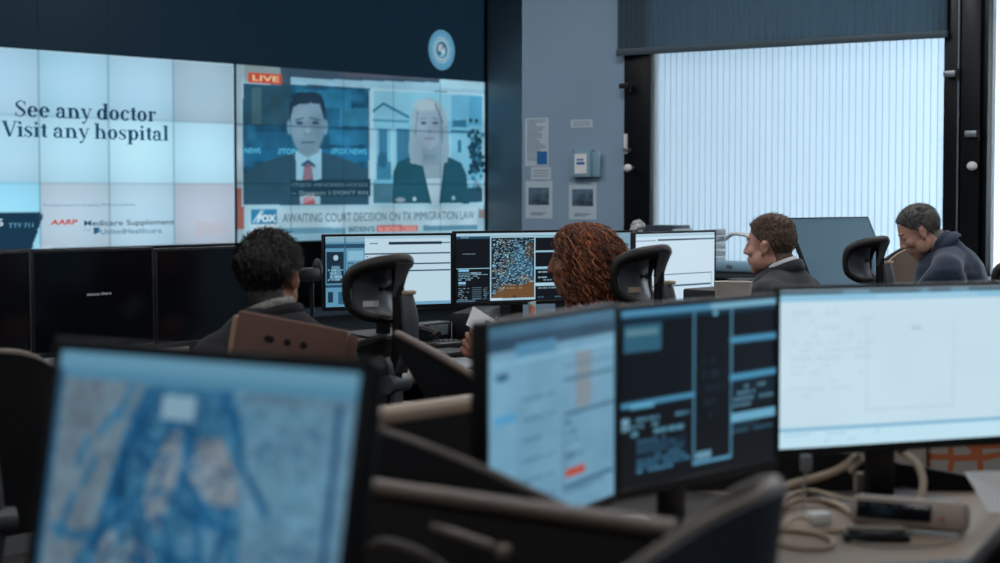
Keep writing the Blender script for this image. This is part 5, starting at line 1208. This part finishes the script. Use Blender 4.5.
# hanging usb plug
t = thing('cable_plug', 'thin grey lead hanging down with a flat plug below the white monitor', 'cable', at(806, 476, 3.42), 0)
bm = B(); box(bm, -.011, .011, -.005, .005, .008, .04, .003); new('plug', bm, mat('grey_plug', '#6f757a', .4), t)
pp = at(806, 476, 3.42); bm = B(); tube(bm, [(0, 0, .01), (-.004, 0, -.025), (-.006, -.01, -.06), (-.01, -.03, .748-pp.z)], .0025, 6, 5); new('lead', bm, mat('clear_cable', '#8e8c88', .35), t)
q = dk(819, 527)
t = thing('white_adapter', 'small white square plug adapter lying among the beige cables', 'adapter', q, math.radians(25))
bm = B(); box(bm, -.02, .022, -.016, .016, 0.004, .028, .006); new('adapter_body', bm, Mwhite, t)
bm = B(); tube(bm, [(-.02, 0, .015), (-.05, .0, .02), (-.09, -.02, .01)], .003, 6); new('adapter_cable', bm, Mcab, t)
# keyboard
Mkeyb = mat('keyboard_dark', '#26323b', .5); Mkeys = mat('blue_grey_keys', '#3f5d70', .5)
q = dk(925, 582)
t = thing('keyboard', 'blue-grey keyboard at the lower edge below the beige terminal', 'keyboard', q, math.radians(14)); bm = B(); box(bm, -.19, .19, -.07, .055, 0, .016, .004); new('keyboard_body', bm, Mkeyb, t)
for r in range(5):
    for k in range(14): bm = B(); x = -.18+k*.0258+r*.003*(r % 2); box(bm, x, x+.021, .03-r*.022, .048-r*.022, .015, .023, .002, None, 1); new('key', bm, Mkeys, t)
# white folded paper at the right edge
q = dk(990, 510); bm = B()
vs = [bm.verts.new(p_) for p_ in ((-.045, .02, .07), (.09, .0, .075), (.09, -.03, 0), (-.01, -.03, 0))]; f = bm.faces.new(vs); r = bmesh.ops.extrude_face_region(bm, geom=[f]); bmesh.ops.translate(bm, vec=(0, .004, 0), verts=[v for v in r['geom'] if isinstance(v, bmesh.types.BMVert)])
o = new('folded_paper', bm, Mpaper, loc=q, smooth=False); tag(o, 'white folded paper standing at the right edge of the worktop', 'paper')
# small beige bits under the monitor
t = thing('monitor_clip', 'pale clip block beneath the base of the white monitor', 'clip', dk(864, 497), .2); bm = B(); box(bm, -.02, .02, -.01, .01, 0, .05, .004); new('clip_block', bm, mat('beige_grey_plastic', '#a29486', .45), t); bm = B(); tube(bm, [(-.03, 0, .05), (0, 0, .075), (.03, 0, .05)], .006, 6); new('clip_arm', bm, Mcab, t)
# cup and pot between the two foreground monitors
pz = dk(640, 560); c0 = at(628, 494, 2.93)
t = thing('mug', 'small white and brown mug under the gap between the foreground monitors', 'mug', (c0.x, c0.y, .74), 0)
bm = B(); lathe(bm, [(.026, 0), (.032, .004), (.034, .085), (.036, .09), (.032, .088), (.029, .01)], 24); new('body', bm, Mwhite, t)
bm = B(); lathe(bm, [(.0345, .02), (.0352, .02), (.0362, .075), (.0352, .075)], 24); new('brown_band', bm, mat('brown_band', '#6d4a36', .6), t)
bm = B(); tube(bm, [(.034, 0, .075), (.058, 0, .07), (.058, 0, .035), (.034, 0, .022)], .005, 8); new('handle', bm, Mwhite, t)
# patterned box
mp = bpy.data.materials.new('orange_hexagon_fabric'); mp.use_nodes = True; nt = mp.node_tree; b = nt.nodes['Principled BSDF']; b.inputs['Roughness'].default_value = .9
tc = nt.nodes.new('ShaderNodeTexCoord'); vo = nt.nodes.new('ShaderNodeTexVoronoi'); vo.feature = 'DISTANCE_TO_EDGE'; vo.inputs['Scale'].default_value = 13; vo.inputs['Randomness'].default_value = .25
cr = nt.nodes.new('ShaderNodeValToRGB'); cr.color_ramp.interpolation = 'CONSTANT'; e = cr.color_ramp.elements; e[0].color = (*lin('#b4613a'), 1); e[1].position = .10; e[1].color = (*lin('#a39a90'), 1)
nt.links.new(tc.outputs['Object'], vo.inputs['Vector']); nt.links.new(vo.outputs['Distance'], cr.inputs[0]); nt.links.new(cr.outputs[0], b.inputs['Base Color'])
pb = at(975, 460, 4.75)
t = thing('fabric_cube', 'fabric storage cube with orange hexagon pattern beyond the upstand', 'storage cube', (pb.x+.02, pb.y+.2, 0), .1)
bm = B(); box(bm, -.16, .25, -.2, .2, 0, .70, .02); new('cube_body', bm, mp, t)
bm = B(); box(bm, -.27, -.165, -.2, .2, 0, .70, .015); new('plain_side', bm, mat('plain_beige_fabric', '#a69c90', .9), t)
bm = B(); box(bm, -.27, .25, -.2, .2, .70, .72, .008); new('lid', bm, mat('plain_beige_fabric', '#a69c90', .9), t)
# diagonal padded arm behind the foreground form monitor
t = thing('document_stand', 'black slanted document stand with lit top edge in front of the woman', 'document stand', (0, 0, 0))
a0 = at(397, 334, 4.6); a1 = at(482, 382, 4.25); t.location = ((a0.x+a1.x)/2, (a0.y+a1.y)/2, 0)
o0 = Vector(t.location); bm = B(); 
tube(bm, [a0-o0, (a0+a1)/2-o0+Vector((0, 0, .004)), a1-o0], [.010, .012, .010], 10, 5, flat=(1, 1)); new('top_edge', bm, mat('tan_lit_edge', '#5b4d44', .4), t)  # beige highlight on the dark top edge put into its colour
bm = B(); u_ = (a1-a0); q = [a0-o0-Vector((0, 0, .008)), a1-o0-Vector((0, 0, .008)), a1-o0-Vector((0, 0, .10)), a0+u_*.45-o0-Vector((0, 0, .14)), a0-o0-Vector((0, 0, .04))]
f = bm.faces.new([bm.verts.new(p_) for p_ in q]); r = bmesh.ops.extrude_face_region(bm, geom=[f]); bmesh.ops.translate(bm, vec=(0, .05, 0), verts=[v for v in r['geom'] if isinstance(v, bmesh.types.BMVert)]); bmesh.ops.recalc_face_normals(bm, faces=bm.faces); new('board', bm, Mblack, t, smooth=False)
pm = a0.lerp(a1, .62)-o0; bm = B(); cyl(bm, (pm.x, pm.y+.03, 0.02), (pm.x, pm.y+.03, pm.z-.08), .02); new('post', bm, Mblack, t)
bm = B(); cyl(bm, (pm.x, pm.y+.03, 0), (pm.x, pm.y+.03, .025), .16, sides=28); new('base', bm, Mblack, t)
# metallic papers on the desk behind it
bm = B(); box(bm, -.12, .12, -.16, .16, 0, .012, .002); o = new('magazine', bm, mat('silver_cover', '#8d959b', .3), loc=on_desk(462, 6.45), yaw=.5); tag(o, 'silvery magazine on the desk below the woman\'s hand', 'magazine')
bm = B(); box(bm, -.2, .2, -.07, .07, 0, .022, .006); o = new('keyboard', bm, Mblack, loc=on_desk(428, 6.75), yaw=YAW_SEAT); tag(o, 'black keyboard on the desk behind the empty ring-headrest chair', 'keyboard')

# ================================================================== LIGHT
w = bpy.data.worlds.new('daylight'); sc.world = w; w.use_nodes = True; bg = w.node_tree.nodes['Background']; bg.inputs[0].default_value = (.90, .95, 1.0, 1); bg.inputs[1].default_value = 8.6
def lamp_fixture(lx, ly, e=14, label='recessed ceiling light panel'):
    t = thing('ceiling_light', label, 'ceiling light', rm(lx, ly, HC), YAW_ROOM, 'ceiling light panels')
    bm = B(); box(bm, -.62, .62, -.32, .32, -.03, 0, .005); new('light_frame', bm, Malu, t)
    l = bpy.data.lights.new('ceiling_lamp', 'AREA'); l.shape = 'RECTANGLE'; l.size = 1.15; l.size_y = .55; l.energy = e; l.color = (.97, .97, 1)
    lo = bpy.data.objects.new('ceiling_lamp', l); C.objects.link(lo); lo.parent = t; lo.location = (0, 0, -.04)
for lx in (-9.5, -6.2, -3.4, -.6):
    for ly in (-1, 2.4, 5.6, 8.6): lamp_fixture(lx, ly, 25 if ly < 8 else 42)
lamp_fixture(-11, 12.8, 16)
# daylight entering through the two windows
for a, b in ((L_W0, L_W1), (L_M1, L2_1)):
    l = bpy.data.lights.new('window_portal', 'AREA'); l.shape = 'RECTANGLE'; l.size = b-a; l.size_y = WTOP-SILL; l.cycles.is_portal = True
    lo = bpy.data.objects.new('window_portal', l); C.objects.link(lo); lo.location = rm((a+b)/2, PW+.3, (SILL+WTOP)/2); lo.rotation_euler = (-PI/2, 0, YAW_ROOM)

vs = sc.view_settings; vs.view_transform = 'Standard'; vs.look = 'None'; vs.gamma = 1; vs.use_curve_mapping = False; vs.exposure = 0
sc.cycles.use_denoising = True; sc.cycles.max_bounces = 8; sc.cycles.transparent_max_bounces = 12; sc.cycles.sample_clamp_indirect = 4
